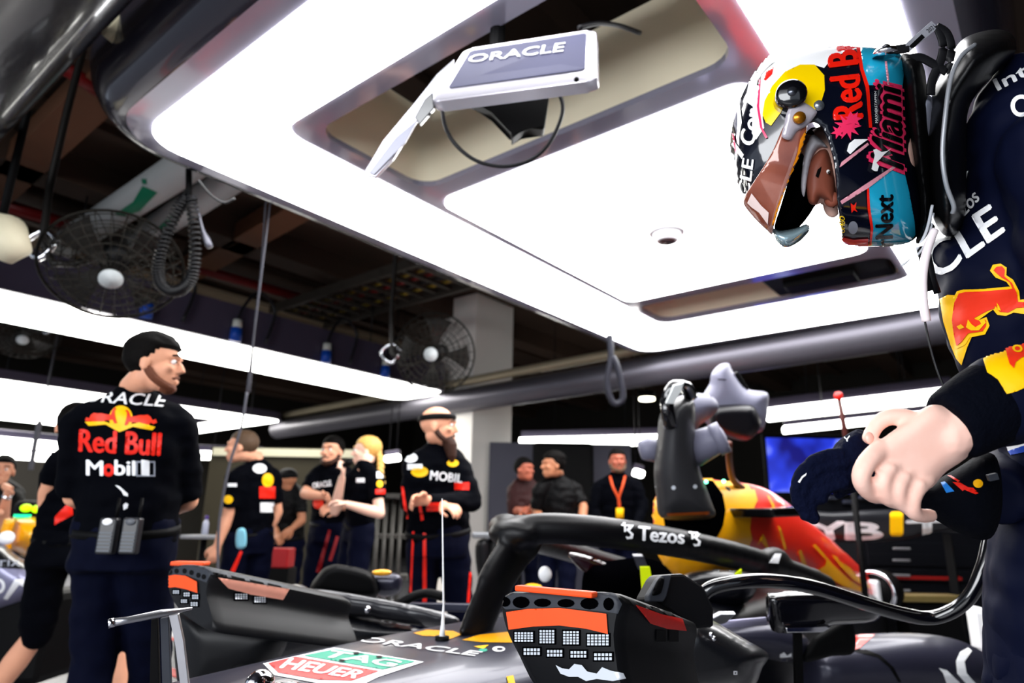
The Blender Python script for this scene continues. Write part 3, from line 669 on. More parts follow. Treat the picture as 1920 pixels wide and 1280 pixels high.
# halo
def hl(x, y, Y): return plane_y(x, y, Y)
ctr = ((955, 1003), (1010, 990), (1100, 994), (1240, 1011), (1400, 1046), (1500, 1078), (1565, 1106), (1700, 1160))
def halo_pt(x, off):
    """height chosen so that the near arm lies on the traced centre line"""
    z = 1.05
    for _ in range(6):
        v = RM.transposed() @ (Vector((x, YC - off, z)) - CAM); px = 960 - v.x / v.z * F; py = 640 + v.y / v.z * F
        for (a0, b0), (a1, b1) in zip(ctr, ctr[1:]):
            if px <= a1: break
        z -= (b0 + (b1 - b0) * (px - a0) / (a1 - a0) - py) * -v.z / F / .96
    return Vector((x, YC - off, z))
near = [halo_pt(x, o) for x, o in ((1.70, .0), (1.74, .07), (1.84, .17), (2.0, .26), (2.2, .33), (2.5, .39), (2.85, .43), (3.15, .44), (3.4, .44))]
NP = smooth_path(near, 5)
M_halo = mat('matt_black_halo', '050508', .42, .2, .1, 10, coat=0)
halo_bm = bmesh.new(); Rh = [(.030, .036)] * len(NP)
tube(halo_bm, NP, [(.048, .054) for i in range(len(NP))], 16, UP)
FP = [Vector((p.x, 2 * YC - p.y, p.z)) for p in NP]; tube(halo_bm, FP, [(.045, .05)] * len(FP), 16, UP)
ball(halo_bm, NP[0] - Vector((.015, 0, 0)), (.06, .09, .045))
tube(halo_bm, smooth_path([plane_y(884, 1205, YC), plane_y(905, 1150, YC), plane_y(938, 1075, YC), plane_y(985, 1005, YC), (1.77, YC, 1.06)], 5), [(.065, .024)] * 8 + [(.07, .034)] * 6 + [(.075, .045)] * 7, 14, (1, 0, 0))
ball(halo_bm, hl(1520, 1105, .9), (.22, .05, .09)); ball(halo_bm, hl(1450, 1060, .92), (.18, .045, .07)); ball(halo_bm, hl(1520, 1105, .9) + Vector((0, .9, 0)), (.22, .05, .09))
halo = rbody('halo', halo_bm, M_halo, car, .011, 3)
word('halo_lettering', halo, 'Tezos', [(1196, 1012), (1281, 1019), (1282, 995), (1197, 987)], M_prwhite, halo, 0, .06, 2.5, .003)
def tz(x, y): return [[(x - 9, y - 15), (x - 4, y - 15), (x - 4, y - 11), (x + 12, y - 10), (x + 4, y), (x + 11, y + 6), (x + 9, y + 14), (x - 1, y + 15), (x - 4, y + 10), (x + 3, y + 11), (x + 6, y + 7), (x, y + 1), (x - 4, y - 1), (x + 2, y - 7), (x - 3, y - 8), (x - 3, y + 2), (x - 7, y + 2), (x - 7, y - 8), (x - 12, y - 9), (x - 12, y - 12), (x - 9, y - 12)]]
decal('halo_emblem', halo, [tz(1176, 995)], M_prwhite, halo, 2.5, .003); decal('halo_emblem', halo, [tz(1302, 1009)], M_prwhite, halo, 2.5, .003)
decal('white_mark', halo, [[[(1440, 1055), (1452, 1038), (1464, 1038), (1458, 1056)]]], M_prwhite, halo, 3, .003)
# small black camera pod on the halo's left shoulder
bm = bmesh.new(); ball(bm, W(966, 998, 2.15), (.035, .03, .04)); box(bm, W(962, 1006, 2.12), (.03, .03, .05), bev=.006); obj('camera_pod', bm, M_blackgloss, car)
# engine cover
cov = [(1256, 905), (1300, 893), (1345, 898), (1400, 904), (1440, 922), (1478, 955), (1500, 972), (1545, 1010), (1590, 1052), (1625, 1090), (1642, 1120), (1640, 1165), (1560, 1200), (1500, 1140), (1470, 1104), (1400, 1088), (1330, 1082), (1285, 1092), (1262, 1040)]
bm = bmesh.new(); puff(bm, cov, (4, YC, 1), (0, -1, 0), T=.17, Rr=.26, h=.055, keep=3); me = rbody('engine_cover', bm, M_redbody, car, .035, 5)
cover = me
decal('yellow_cover_front', cover, [[[(1200, 870), (1300, 870), (1345, 880), (1400, 898), (1412, 912), (1419, 938), (1408, 958), (1404, 990), (1408, 1010), (1395, 1040), (1400, 1060), (1480, 1085), (1440, 1100), (1290, 1092), (1200, 1100)]]], M_orange, cover, 6, .006)
decal('intake_opening', cover, [[[(1248, 900), (1335, 904), (1352, 928), (1357, 958), (1352, 985), (1338, 1012), (1300, 1004), (1250, 992), (1243, 950)]]], M_void, cover, 5, .010)
M_flame = mat('flame_yellow', 'ffae10', .4, 0, .2, 4, coat=.3)
for L in ([(1456, 985), (1461, 988), (1473, 1028), (1468, 1030)], [(1495, 1032), (1500, 1030), (1512, 1060), (1530, 1068), (1545, 1060), (1548, 1050), (1522, 1022), (1527, 1020), (1560, 1058), (1592, 1088), (1622, 1106), (1618, 1112), (1580, 1098), (1545, 1078), (1522, 1086), (1535, 1100), (1528, 1104), (1508, 1080)],
          [(1558, 1040), (1568, 1044), (1572, 1052), (1592, 1064), (1606, 1080), (1628, 1096), (1632, 1104), (1600, 1088), (1575, 1062)], [(1428, 1000), (1434, 1010), (1440, 1030), (1434, 1026), (1425, 1014), (1417, 1022)], [(1436, 928), (1440, 930), (1452, 950), (1446, 950)]):
    decal('flame_marking', cover, [[L]], M_flame, cover, 4, .006)
bm = bmesh.new(); slab(bm, [(1405, 953), (1478, 949), (1482, 960), (1470, 968), (1410, 970)], plane_y(1440, 960, 1.1), (0, -1, .0), .10, .01); obj('shark_winglet', bm, M_blackgloss, car, smooth=False)
# cockpit: head rest, seat opening, belts
bm = bmesh.new(); puff(bm, [(1090, 1120), (1100, 1060), (1150, 1050), (1200, 1045), (1240, 1055), (1275, 1090), (1300, 1110), (1300, 1140), (1100, 1150)], plane_y(1200, 1100, 1.3), None, T=.15, Rr=.1); obj('cockpit_surround', bm, M_void, car)
bm = bmesh.new(); puff(bm, [(1262, 1110), (1275, 1080), (1320, 1068), (1380, 1070), (1420, 1082), (1400, 1130), (1300, 1150)], plane_y(1330, 1100, 1.15), None, T=.08, Rr=.06); obj('head_rest', bm, M_bodyd, car)
for L, Y in (([(1200, 1062), (1218, 1062), (1222, 1085), (1212, 1116), (1204, 1112)], 1.06), ([(1372, 1098), (1378, 1075), (1390, 1066), (1390, 1078), (1382, 1098)], .95)):
    bm = bmesh.new(); slab(bm, L, plane_y(L[0][0], L[0][1], Y), None, .006, .001); obj('lime_padding_strip', bm, M_lime, car, smooth=False)
bm = bmesh.new(); puff(bm, [(1065, 1036), (1108, 1044), (1160, 1068), (1165, 1078), (1110, 1078), (1080, 1060)], plane_y(1110, 1060, 1.4), None, T=.02); obj('steering_cowl', bm, mat('dark_maroon', '2a0c0e', .15, 0, .1, 5, coat=1), car)
bm = bmesh.new(); slab(bm, [(1186, 1040), (1205, 1040), (1214, 1062), (1196, 1066)], plane_y(1200, 1050, 1.2), None, .015, .003); obj('mirror_mount', bm, mat('grey_mount', '4a4a54', .35, .4), car, smooth=False)
bm = bmesh.new(); ball(bm, plane_y(1022, 1076, 1.75), (.024, .03, .032)); obj('white_sensor_pod', bm, M_prwhite, car)
bm = bmesh.new(); ball(bm, plane_y(1000, 1101, 1.65), (.03, .04, .015)); obj('yellow_pod', bm, M_yellow, car)
# sidepod on the near side, with its swept top, fin and lettering
bm = bmesh.new(); puff(bm, [(1490, 1290), (1500, 1225), (1530, 1198), (1600, 1190), (1700, 1186), (1780, 1195), (1840, 1220), (1880, 1260), (1890, 1320), (1700, 1340), (1500, 1340)], W(1690, 1250, 2.55), None, T=.22, Rr=.18); pod = obj('sidepod', bm, M_body, car)
decal('red_sidepod_flash', pod, [[[(1600, 1188), (1645, 1186), (1612, 1215), (1602, 1218)]]], M_redbody, pod)
decal('sidepod_lettering', pod, [[[(1792, 1240), (1800, 1222), (1815, 1214), (1822, 1220), (1808, 1240), (1812, 1262), (1830, 1282), (1812, 1282), (1794, 1262)]]], M_prwhite, pod)
decal('sidepod_lettering', pod, [[[(1760, 1252), (1775, 1256), (1800, 1280), (1775, 1282), (1768, 1262)]]], M_prwhite, pod)
decal('sidepod_seam', pod, [[[(1602, 1217), (1625, 1218), (1650, 1228), (1675, 1250), (1690, 1278), (1684, 1278), (1668, 1252), (1645, 1232), (1602, 1221)]]], M_black, pod)
bm = bmesh.new(); puff(bm, [(1505, 1240), (1520, 1200), (1545, 1182), (1585, 1160), (1600, 1168), (1602, 1222), (1560, 1230)], W(1555, 1200, 2.3), None, T=.03); obj('sidepod_fin', bm, M_black, car)
bm = bmesh.new(); puff(bm, [(1340, 1180), (1400, 1165), (1470, 1170), (1520, 1205), (1500, 1240), (1420, 1232), (1370, 1215)], W(1430, 1200, 2.35), None, T=.10, Rr=.08); shl = obj('bargeboard_shoulder', bm, M_body, car)
decal('shoulder_lettering', shl, [[[(1462, 1226), (1470, 1222), (1476, 1228), (1484, 1223), (1484, 1230), (1472, 1232), (1462, 1232)]]], M_prwhite, shl)
# near mirror on its stalk
bm = bmesh.new(); puff(bm, [(1436, 1120), (1450, 1110), (1530, 1108), (1610, 1118), (1650, 1135), (1640, 1165), (1560, 1172), (1540, 1184), (1460, 1186), (1442, 1168)], W(1520, 1150, 1.95), None, T=.045, Rr=.03); mir = obj('wing_mirror', bm, M_blackgloss, car)
bm = bmesh.new(); slab(bm, [(1470, 1174), (1545, 1171), (1556, 1172), (1540, 1182), (1472, 1183)], W(1500, 1178, 1.9), None, .012, .003); obj('mirror_glass', bm, M_chrome, mir, smooth=False)
bm = bmesh.new(); slab(bm, [(1488, 1185), (1502, 1185), (1505, 1280), (1490, 1290)], W(1495, 1230, 1.95), None, .01, .002); obj('mirror_stalk', bm, M_black, car, smooth=False)
# far mirror, far side bodywork
bm = bmesh.new(); puff(bm, [(582, 1108), (600, 1072), (618, 1060), (640, 1058), (690, 1070), (706, 1090), (704, 1120), (640, 1120)], W(645, 1090, 2.75), None, T=.07, Rr=.03); mir2 = obj('wing_mirror', bm, M_black, car)
bm = bmesh.new(); puff(bm, [(690, 1078), (725, 1074), (752, 1080), (748, 1112), (712, 1118), (694, 1100)], W(720, 1095, 2.8), None, T=.05); obj('mirror_back', bm, M_body, mir2)
bm = bmesh.new(); puff(bm, [(698, 1071), (715, 1067), (733, 1070), (730, 1078), (705, 1079)], W(715, 1073, 2.74), None, T=.02); obj('mirror_cap', bm, M_orange, mir2)
bm = bmesh.new(); puff(bm, [(575, 1112), (600, 1104), (700, 1120), (800, 1140), (860, 1160), (845, 1180), (780, 1172), (700, 1160), (620, 1148)], W(700, 1140, 2.5), None, T=.03, Rr=.03); tray = obj('deflector_panel', bm, mat('dark_grey_composite', '2b2b30', .28, .2, .2, 40, coat=.3), car)
for p in ((630, 1130), (689, 1143)): bm = bmesh.new(); ball(bm, W(*p, 2.44), (.012, .012, .014)); obj('fastener', bm, M_chrome, tray)
bm = bmesh.new(); puff(bm, [(530, 1105), (575, 1100), (590, 1140), (650, 1150), (720, 1165), (790, 1180), (770, 1205), (600, 1240), (480, 1262), (470, 1200)], W(620, 1180, 2.55), None, T=.16, Rr=.1); obj('far_sidepod', bm, M_bodyd, car)
bm = bmesh.new(); tube(bm, smooth_path([W(745, 1135, 2.6), W(770, 1120, 2.6), W(800, 1112, 2.62), W(830, 1118, 2.6)], 4), .018, 8); obj('brake_line', bm, M_black, car)
bm = bmesh.new(); box(bm, W(850, 1138, 2.7), (.4, .05, .03), HR, HF, UP, bev=.006); obj('suspension_arm', bm, mat('navy_arm', '161a30', .3, .3), car, smooth=False)
# dark front corner below the far blower
bm = bmesh.new(); puff(bm, [(330, 1160), (380, 1150), (470, 1155), (520, 1170), (540, 1200), (500, 1262), (420, 1290), (340, 1300)], W(430, 1220, 1.95), None, T=.12, Rr=.1); obj('brake_drum', bm, M_case2, car)
bm = bmesh.new(); puff(bm, [(1200, 1215), (1260, 1180), (1300, 1150), (1340, 1165), (1400, 1200), (1440, 1225), (1430, 1250), (1390, 1300), (1200, 1320)], W(1330, 1240, 1.75), None, T=.12, Rr=.08); sus = obj('front_corner_cover', bm, M_carbon, car)
decal('small_square_mark', sus, [[rq(1375, 1257, 1382, 1264), rq(1377, 1259, 1380, 1262)]], M_prwhite, sus, 2)
for p in ((1333, 1190), (1338, 1197)): bm = bmesh.new(); ball(bm, W(*p, 1.63), .006); obj('fastener', bm, M_chrome, sus)
bm = bmesh.new(); slab(bm, [(1316, 1165), (1350, 1148), (1378, 1148), (1360, 1165), (1335, 1172)], W(1345, 1158, 1.9), None, .01, .002); obj('silver_bracket', bm, M_alu, car, smooth=False)
bm = bmesh.new(); tube(bm, [W(1340, 1172, 2.0), W(1436, 1164, 2.05)], [(.012, .006)] * 2, 10, UP); obj('suspension_arm', bm, mat('lavender_grey_arm', '9a98b4', .3, .4), car)
# pitot tube on the nose
pit = []
bm = bmesh.new(); p = [W(205, 1168, 1.02), W(240, 1162, 1.03), W(300, 1150, 1.06), W(360, 1140, 1.09)]; tube(bm, p, [.0065, .0052, .006, .002], 12); pt = obj('pitot_tube', bm, M_alu, car)
bm = bmesh.new(); tube(bm, [W(203, 1169, 1.018), W(214, 1166, 1.022)], .0068, 12); obj('pitot_tip', bm, M_chrome, pt)
for L, m in (([(285, 1160), (297, 1157), (300, 1290), (282, 1290)], M_black), ([(302, 1158), (317, 1155), (322, 1290), (306, 1290)], M_case), ([(318, 1152), (335, 1150), (345, 1200), (356, 1290), (340, 1290), (330, 1205)], M_alu)):
    bm = bmesh.new(); slab(bm, L, W(320, 1200, 1.08), None, .003, .0008); obj('pitot_leg', bm, m, pt, smooth=False)
bm = bmesh.new(); ball(bm, W(487, 1283, 1.28), (.03, .022, .027)); ball(bm, W(530, 1290, 1.3), (.04, .02, .012)); obj('chrome_dome', bm, M_chrome, car)

# ---- cooling blowers on both front corners
def blower(label, front, X0, back, sc, shift, group='front brake cooling blowers'):
    """front outline traced on the plane x = X0; the body runs back along the car"""
    uv, wp = frame_px((X0, 1, .9), (-1, 0, 0)); P = smooth_path([wp(*uv(*q)) for q in front], 3, True)
    c = sum(P, Vector()) / len(P); t = thing('cooling_blower', label, 'cooling blower', (c.x, c.y, 0) if False else c, group)
    bm = bmesh.new(); rings = []
    for k, (dx, s) in enumerate(((0, .93), (.008, .98), (.03, 1.0), (back * .6, (1 + sc) / 2), (back * .95, sc), (back, sc * .9))):
        f = dx / back; rings.append([bm.verts.new(c + (p - c) * s + Vector((dx, 0, 0)) + Vector(shift) * f) for p in P])
    for a, b in zip(rings, rings[1:]):
        for k in range(len(a)): bm.faces.new((a[k], a[(k + 1) % len(a)], b[(k + 1) % len(b)], b[k]))
    bm.faces.new(rings[0][::-1]); bm.faces.new(rings[-1])
    return t, obj('blower_shell', bm, M_case2, t, angle=.9)
def mesh_window(sh, parent, q, nx, ny):
    x0, y0, x1, y1 = q; decal('vent_window', sh, [[rq(x0 - 2, y0 - 2, x1 + 2, y1 + 2)]], M_void, parent, 5, .0008)
    L = []
    for i in range(nx):
        for j in range(ny):
            a, b = x0 + (x1 - x0) * (i + .14) / nx, x0 + (x1 - x0) * (i + .86) / nx; c, d = y0 + (y1 - y0) * (j + .14) / ny, y0 + (y1 - y0) * (j + .86) / ny; L.append([rq(a, c, b, d)])
    decal('vent_mesh', sh, L, M_dot, parent, 5, .0016)
tN, shN = blower('large dark cooling blower with bright orange tape in the foreground, right of the nose', [(934, 1130), (950, 1108), (990, 1106), (1080, 1106), (1146, 1108), (1166, 1128), (1158, 1190), (1166, 1260), (1170, 1330), (1060, 1340), (1000, 1290), (968, 1230), (944, 1180)], 1.0, .34, .9, (0, .01, -.07))
decal('shell_rim', shN, [[[(934, 1128), (950, 1107), (990, 1105), (1150, 1108), (1166, 1132), (1158, 1150), (1140, 1147), (1050, 1138), (948, 1142)]]], M_case, tN, 5, .001)
for q in ((948, 10, 9), (978, 16, 11), (1018, 16, 8), (1062, 16, 8), (1106, 17, 11), (1142, 10, 12)):
    decal('vent_hole', shN, [[disc(q[0], 1128 + (q[0] - 948) * .02, q[1], q[2], 12)]], M_void, tN, 4, .0018)
tp = decal('orange_tape', shN, [[[(950, 1147), (990, 1141), (1050, 1139), (1138, 1150), (1141, 1188), (1100, 1178), (1050, 1172), (1000, 1174), (955, 1180)]]], M_tape, tN, 4, .002)
for q in ((965, 1184, 1001, 1203, 6, 4), (1012, 1180, 1041, 1206, 5, 5), (1056, 1182, 1087, 1208, 5, 5), (1101, 1188, 1143, 1210, 6, 4), (982, 1214, 1014, 1228, 5, 2), (1026, 1217, 1056, 1231, 5, 2), (1070, 1219, 1101, 1233, 5, 2), (1114, 1223, 1149, 1238, 5, 2)): mesh_window(shN, tN, q[:4], q[4], q[5])
decal('bull_emblem', shN, [[[(1043, 1246), (1055, 1252), (1068, 1254), (1078, 1244), (1092, 1246), (1102, 1258), (1120, 1262), (1130, 1250), (1145, 1256), (1168, 1262), (1172, 1272), (1150, 1276), (1120, 1272), (1100, 1276), (1085, 1268), (1068, 1268), (1052, 1262)]]], M_dot, tN, 4, .002)
decal('red_tape', shN, [[[(1190, 1134), (1240, 1152), (1278, 1160), (1286, 1182), (1250, 1178), (1218, 1168)]]], M_tapered, tN, 4, .002)
for x in (1170, 1200, 1226, 1250): decal('side_slot', shN, [[[(x - 10, 1113 + (x - 1160) * .35), (x + 8, 1122 + (x - 1160) * .3), (x + 18, 1134 + (x - 1160) * .28), (x + 2, 1128 + (x - 1160) * .3)]]], M_black, tN, 4, .0018)
for x in (1238, 1262): decal('side_window', shN, [[rq(x - 9, 1180, x + 9, 1202)]], M_black, tN, 4, .0018)
bm = bmesh.new(); slab(bm, [(1208, 1124), (1228, 1085), (1236, 1077), (1262, 1076), (1300, 1100), (1318, 1140), (1318, 1175), (1290, 1178), (1250, 1150)], W(1260, 1130, 1.36), (-.4, -.8, .1), .035, .006); hb = obj('blower_handle', bm, M_case2, tN, smooth=False)
bm = bmesh.new(); slab(bm, [(1212, 1116), (1230, 1086), (1238, 1078), (1256, 1077), (1246, 1118), (1240, 1128), (1212, 1128)], W(1232, 1102, 1.31), (-.4, -.8, .1), .008, .003); obj('handle_plate', bm, M_case, tN, smooth=False)
bm = bmesh.new(); puff(bm, [(1222, 1114), (1234, 1086), (1245, 1084), (1240, 1108), (1233, 1114)], W(1232, 1100, 1.298), (-.4, -.8, .1), T=.002, h=.004); obj('handle_slot', bm, M_black, tN)
bm = bmesh.new(); box(bm, plane_y(1040, 1108, .70), (.02, .16, .01), bev=.003); obj('tape_on_top', bm, M_tape, tN, smooth=False)
bm = bmesh.new(); tube(bm, [(1.16, .72, .86), (1.16, .72, .0)], .05, 14); tube(bm, [(1.16, .72, .0), (1.16, .72, .03)], .16, 18); obj('support_stand', bm, M_black, tN)
tF2, shF = blower('dark cooling blower with orange tape on the far side of the nose', [(312, 1078), (320, 1062), (345, 1056), (380, 1060), (396, 1074), (388, 1110), (398, 1150), (400, 1185), (365, 1170), (335, 1145), (316, 1112)], .95, .46, .95, (0, -.02, -.10))
decal('shell_rim', shF, [[[(311, 1078), (320, 1061), (345, 1055), (380, 1059), (396, 1074), (388, 1092), (350, 1078), (314, 1080)]]], M_case, tF2, 4, .001)
for x, y in ((320, 1072), (332, 1070), (347, 1070), (360, 1073), (373, 1078), (383, 1081)): decal('vent_hole', shF, [[disc(x, y, 4, 5, 10)]], M_black, tF2, 3, .002)
decal('orange_tape', shF, [[[(313, 1080), (330, 1077), (350, 1079), (371, 1090), (372, 1111), (350, 1104), (330, 1100), (315, 1102)]]], M_tape, tF2, 4, .003)
for q in ((325, 1106, 337, 1113), (345, 1110, 357, 1118), (361, 1114, 373, 1123), (340, 1123, 352, 1130), (358, 1128, 372, 1136)): mesh_window(shF, tF2, q, 3, 2)
decal('side_rim', shF, [[[(386, 1062), (400, 1066), (540, 1098), (534, 1104), (440, 1084), (392, 1076)]]], M_case, tF2, 4, .001)
decal('pale_tape', shF, [[[(408, 1082), (470, 1092), (542, 1104), (530, 1124), (470, 1114), (428, 1102)]]], M_tapepink, tF2, 4, .0025)
for x in (414, 448, 483, 516): decal('side_slot', shF, [[[(x - 16, 1070 + (x - 400) * .2), (x + 10, 1076 + (x - 400) * .2), (x + 14, 1083 + (x - 400) * .2), (x - 10, 1079 + (x - 400) * .2)]]], M_black, tF2, 4, .002)
for q in ((440, 1112, 464, 1124), (476, 1118, 498, 1130)): mesh_window(shF, tF2, q, 5, 3)
bm = bmesh.new(); puff(bm, [(540, 1100), (560, 1098), (578, 1106), (576, 1140), (560, 1150), (530, 1128)], W(555, 1120, 2.15), None, T=.05, Rr=.04); obj('duct_collar', bm, mat('satin_silver_collar', '8e8fa0', .3, .5), tF2)
bm = bmesh.new(); tube(bm, [(1.14, 1.87, .82), (1.14, 1.87, 0)], .05, 12); tube(bm, [(1.14, 1.87, 0), (1.14, 1.87, .03)], .16, 18); obj('support_stand', bm, M_black, tF2)
bm = bmesh.new(); box(bm, W(357, 1056, 2.0), (.10, .05, .012), HR, HF, UP, bev=.004); obj('tape_on_top', bm, M_tape, tF2, smooth=False)
# ---- airbox blower on top of the cover
ab = thing('airbox_blower', 'tall grey air blower standing on the engine cover intake of the racing car', 'cooling blower', plane_y(1290, 960, YC))
M_duct = mat('grey_moulded_duct', '29292c', .42, 0, .15, 10, coat=.1); M_ductl = mat('pale_moulded_duct', '6c6c7e', .45, 0, .1, 8)
bm = bmesh.new(); puff(bm, [(1226, 880), (1232, 820), (1238, 775), (1262, 748), (1290, 745), (1303, 760), (1303, 830), (1312, 880), (1334, 940), (1340, 968), (1300, 975), (1240, 970), (1230, 930)], plane_y(1280, 870, YC) - HF * .28, None, T=.13, Rr=.10); duct = obj('duct_shell', bm, M_duct, ab)
for p in ((1226, 912), (1263, 914), (1303, 912)): decal('duct_fastener', duct, [[disc(*p, 4)]], M_dot, duct, 2)
decal('amber_edge', duct, [[[(1250, 962), (1330, 958), (1330, 964), (1252, 967)]]], mat('amber_edge', 'a84a10', .5), duct)
bm = bmesh.new(); puff(bm, [(1250, 790), (1262, 752), (1290, 738), (1330, 740), (1348, 760), (1336, 780), (1310, 800), (1300, 830)], plane_y(1300, 780, YC) - HF * .06, None, T=.10, Rr=.08); obj('duct_elbow', bm, M_ductl, ab)
bm = bmesh.new(); puff(bm, [(1334, 700), (1348, 684), (1366, 681), (1374, 696), (1400, 728), (1438, 736), (1440, 760), (1436, 790), (1420, 812), (1340, 806), (1312, 770), (1316, 744), (1330, 720)], plane_y(1380, 760, YC), None, T=.12, Rr=.09); fan = obj('fan_housing', bm, M_ductl, ab)
decal('housing_shadow_gap', fan, [[[(1346, 710), (1362, 711), (1361, 713), (1346, 712)]]], M_black, fan, 2)
bm = bmesh.new(); puff(bm, [(1338, 762), (1400, 758), (1418, 768), (1426, 800), (1400, 826), (1350, 815), (1330, 790)], plane_y(1380, 790, YC) - HF * .07, None, T=.10, Rr=.05); obj('motor_cover', bm, mat('dark_navy_plastic', '07070d', .4), ab)
bm = bmesh.new(); slab(bm, [(1376, 700), (1382, 696), (1402, 728), (1396, 742), (1380, 728)], plane_y(1388, 715, YC) - HF * .13, None, .02, .004); obj('black_spine', bm, M_black, ab, smooth=False)
bm = bmesh.new(); tube(bm, smooth_path([W(1258, 800, 2.7), W(1252, 770, 2.68), W(1252, 745, 2.7), W(1268, 722, 2.7), W(1285, 724, 2.75), W(1296, 745, 2.8)], 4), [(.028, .018)] * 21, 10, CR); obj('carry_handle', bm, M_blackgloss, ab)
bm = bmesh.new(); slab(bm, [(1247, 756), (1262, 722), (1282, 717), (1275, 735), (1262, 757)], W(1264, 740, 2.64), None, .008, .003); obj('handle_cap', bm, mat('pale_plate', 'cfd4d4', .3, .2), ab, smooth=False)
bm = bmesh.new(); tube(bm, [W(1300, 842, 2.85), W(1345, 822, 2.8), W(1352, 819, 2.79)], [.075, .06, .055], 18); tube(bm, [W(1340, 826, 2.8), W(1358, 818, 2.79)], .068, 18); obj('side_nozzle', bm, M_ductl, ab)
bm = bmesh.new(); tube(bm, [W(1240, 846, 2.9), W(1212, 842, 2.9), W(1200, 845, 2.9)], [.05, .05, .038], 18); obj('side_nozzle', bm, M_ductl, ab)
bm = bmesh.new(); puff(bm, [(1330, 930), (1345, 915), (1365, 912), (1372, 925), (1378, 938), (1352, 942), (1345, 980), (1325, 1010), (1300, 1020), (1290, 970)], plane_y(1340, 950, YC) - HF * .1, None, T=.05); obj('rubber_boot', bm, M_case2, ab)
M_led = mat('green_led', '5dffb0', .4, 0, 0, 2, emit=6)
for p in ((1324, 903), (1357, 902)): bm = bmesh.new(); ball(bm, W(*p, 2.95), .008); obj('green_light', bm, M_led, ab)
bm = bmesh.new(); tube(bm, smooth_path([W(1366, 830, 3.0), W(1368, 870, 3.1), W(1375, 900, 3.25), W(1392, 915, 3.4)], 4), .016, 8); obj('supply_hose', bm, mat('rust_hose', '5a2c20', .5), ab)
# dark loom hose running to the driver
hs = [W(1300, 1140, 1.55), W(1330, 1104, 1.55), W(1390, 1090, 1.55), W(1460, 1090, 1.56), W(1530, 1102, 1.58), W(1600, 1124, 1.6), W(1680, 1148, 1.62), W(1740, 1158, 1.62), W(1785, 1145, 1.6), W(1820, 1115, 1.58), W(1845, 1060, 1.58), W(1858, 1000, 1.6)]
ht = thing('air_hose', 'thick black braided hose looping past the near mirror towards the driver', 'hose', hs[0]); hp = smooth_path(hs, 12)
bm = bmesh.new(); tube(bm, hp, .0165, 14); obj('hose_sleeve', bm, M_blackgloss, ht)
bm = bmesh.new(); tube(bm, [hs[0] - UP * .02, hs[0] + (hs[1] - hs[0]) * .2], .022, 14); obj('hose_collar', bm, M_case, ht)
# ================================================================ OVERHEAD AND BACKGROUND THINGS
# screen hanging in the canopy opening
M_silver = mat('satin_silver', 'd9d6e0', .22, .5, .05, 8, coat=.3)
c4 = [W(870, 92, 2.30), W(1118, 54, 2.16), W(1120, 150, 2.06), W(806, 192, 2.20)]     # TL TR BR BL
sc = thing('hanging_screen', 'silver framed screen with white lettering hanging on an arm from the ceiling canopy', 'screen', sum(c4, Vector()) / 4)
nrm = (c4[1] - c4[0]).cross(c4[3] - c4[0]).normalized()
if nrm.dot(CB) < 0: nrm = -nrm
def q4(u, v): return (c4[3] * (1 - u) + c4[2] * u) * (1 - v) + (c4[0] * (1 - u) + c4[1] * u) * v
bm = bmesh.new(); prism(bm, [q4(u, v) - nrm * .022 for u, v in rrect(0, 0, 1, 1, .07, 4)], nrm, .022, .006); scf = obj('screen_housing', bm, M_silver, sc, angle=.7)
bm = bmesh.new(); prism(bm, [q4(u, v) + nrm * .002 for u, v in rrect(.07, .22, .93, .93, .03, 3)], nrm, .001); glass = obj('screen_glass', bm, mat('blue_screen_glass', '0c0e38', .45, 0, .3, 3, col2='1b1e4c'), sc, smooth=False)
word('screen_lettering', glass, 'ORACLE', [(881, 118), (1062, 96), (1060, 80), (878, 105)], M_prwhite, sc, .2, .05, 3, .002)
bm = bmesh.new(); ball(bm, W(1081, 149, 2.06), (.008, .008, .008)); obj('screen_button', bm, M_black, sc)
bm = bmesh.new(); slab(bm, [(797, 188), (812, 175), (815, 205), (788, 236), (778, 222)], W(800, 200, 2.24), None, .012, .003); obj('hinge', bm, M_blackgloss, sc, smooth=False)
bm = bmesh.new(); slab(bm, [(770, 205), (820, 140), (852, 112), (850, 150), (802, 192), (788, 218), (738, 300), (706, 334), (690, 332), (684, 322), (720, 265)], W(750, 240, 2.27), None, .010, .004); obj('swing_arm', bm, M_silver, sc, smooth=False)
bm = bmesh.new(); slab(bm, [(742, 258), (786, 222), (760, 268), (702, 328), (692, 324)], W(740, 275, 2.255), None, .004, .001); obj('arm_inset', bm, mat('arm_grey', '8b8b98', .3, .3), sc, smooth=False)
bm = bmesh.new(); slab(bm, [(850, 175), (1030, 150), (1030, 180), (1020, 250), (985, 246), (958, 268), (960, 252), (925, 215), (880, 196)], W(950, 210, 2.42), None, .05, .01); tube(bm, [W(930, 170, 2.5), W(930, 170, 2.5) + UP * .45], .03, 10); obj('mounting_bracket', bm, M_black, sc, smooth=False)
L = smooth_path([W(x, y, 2.36) for x, y in ((828, 196), (836, 240), (858, 275), (895, 302), (945, 312), (995, 300), (1030, 268), (1052, 222), (1054, 190), (1040, 165))], 5)
bm = bmesh.new(); tube(bm, L, .007, 8); obj('cable_loop', bm, M_wire, sc); bm = bmesh.new(); tube(bm, smooth_path([W(1085, 52, 2.35), W(1120, 44, 2.4), W(1160, 48, 2.5), W(1200, 62, 2.6)], 4), .009, 8); obj('feed_cable', bm, M_wire, sc)
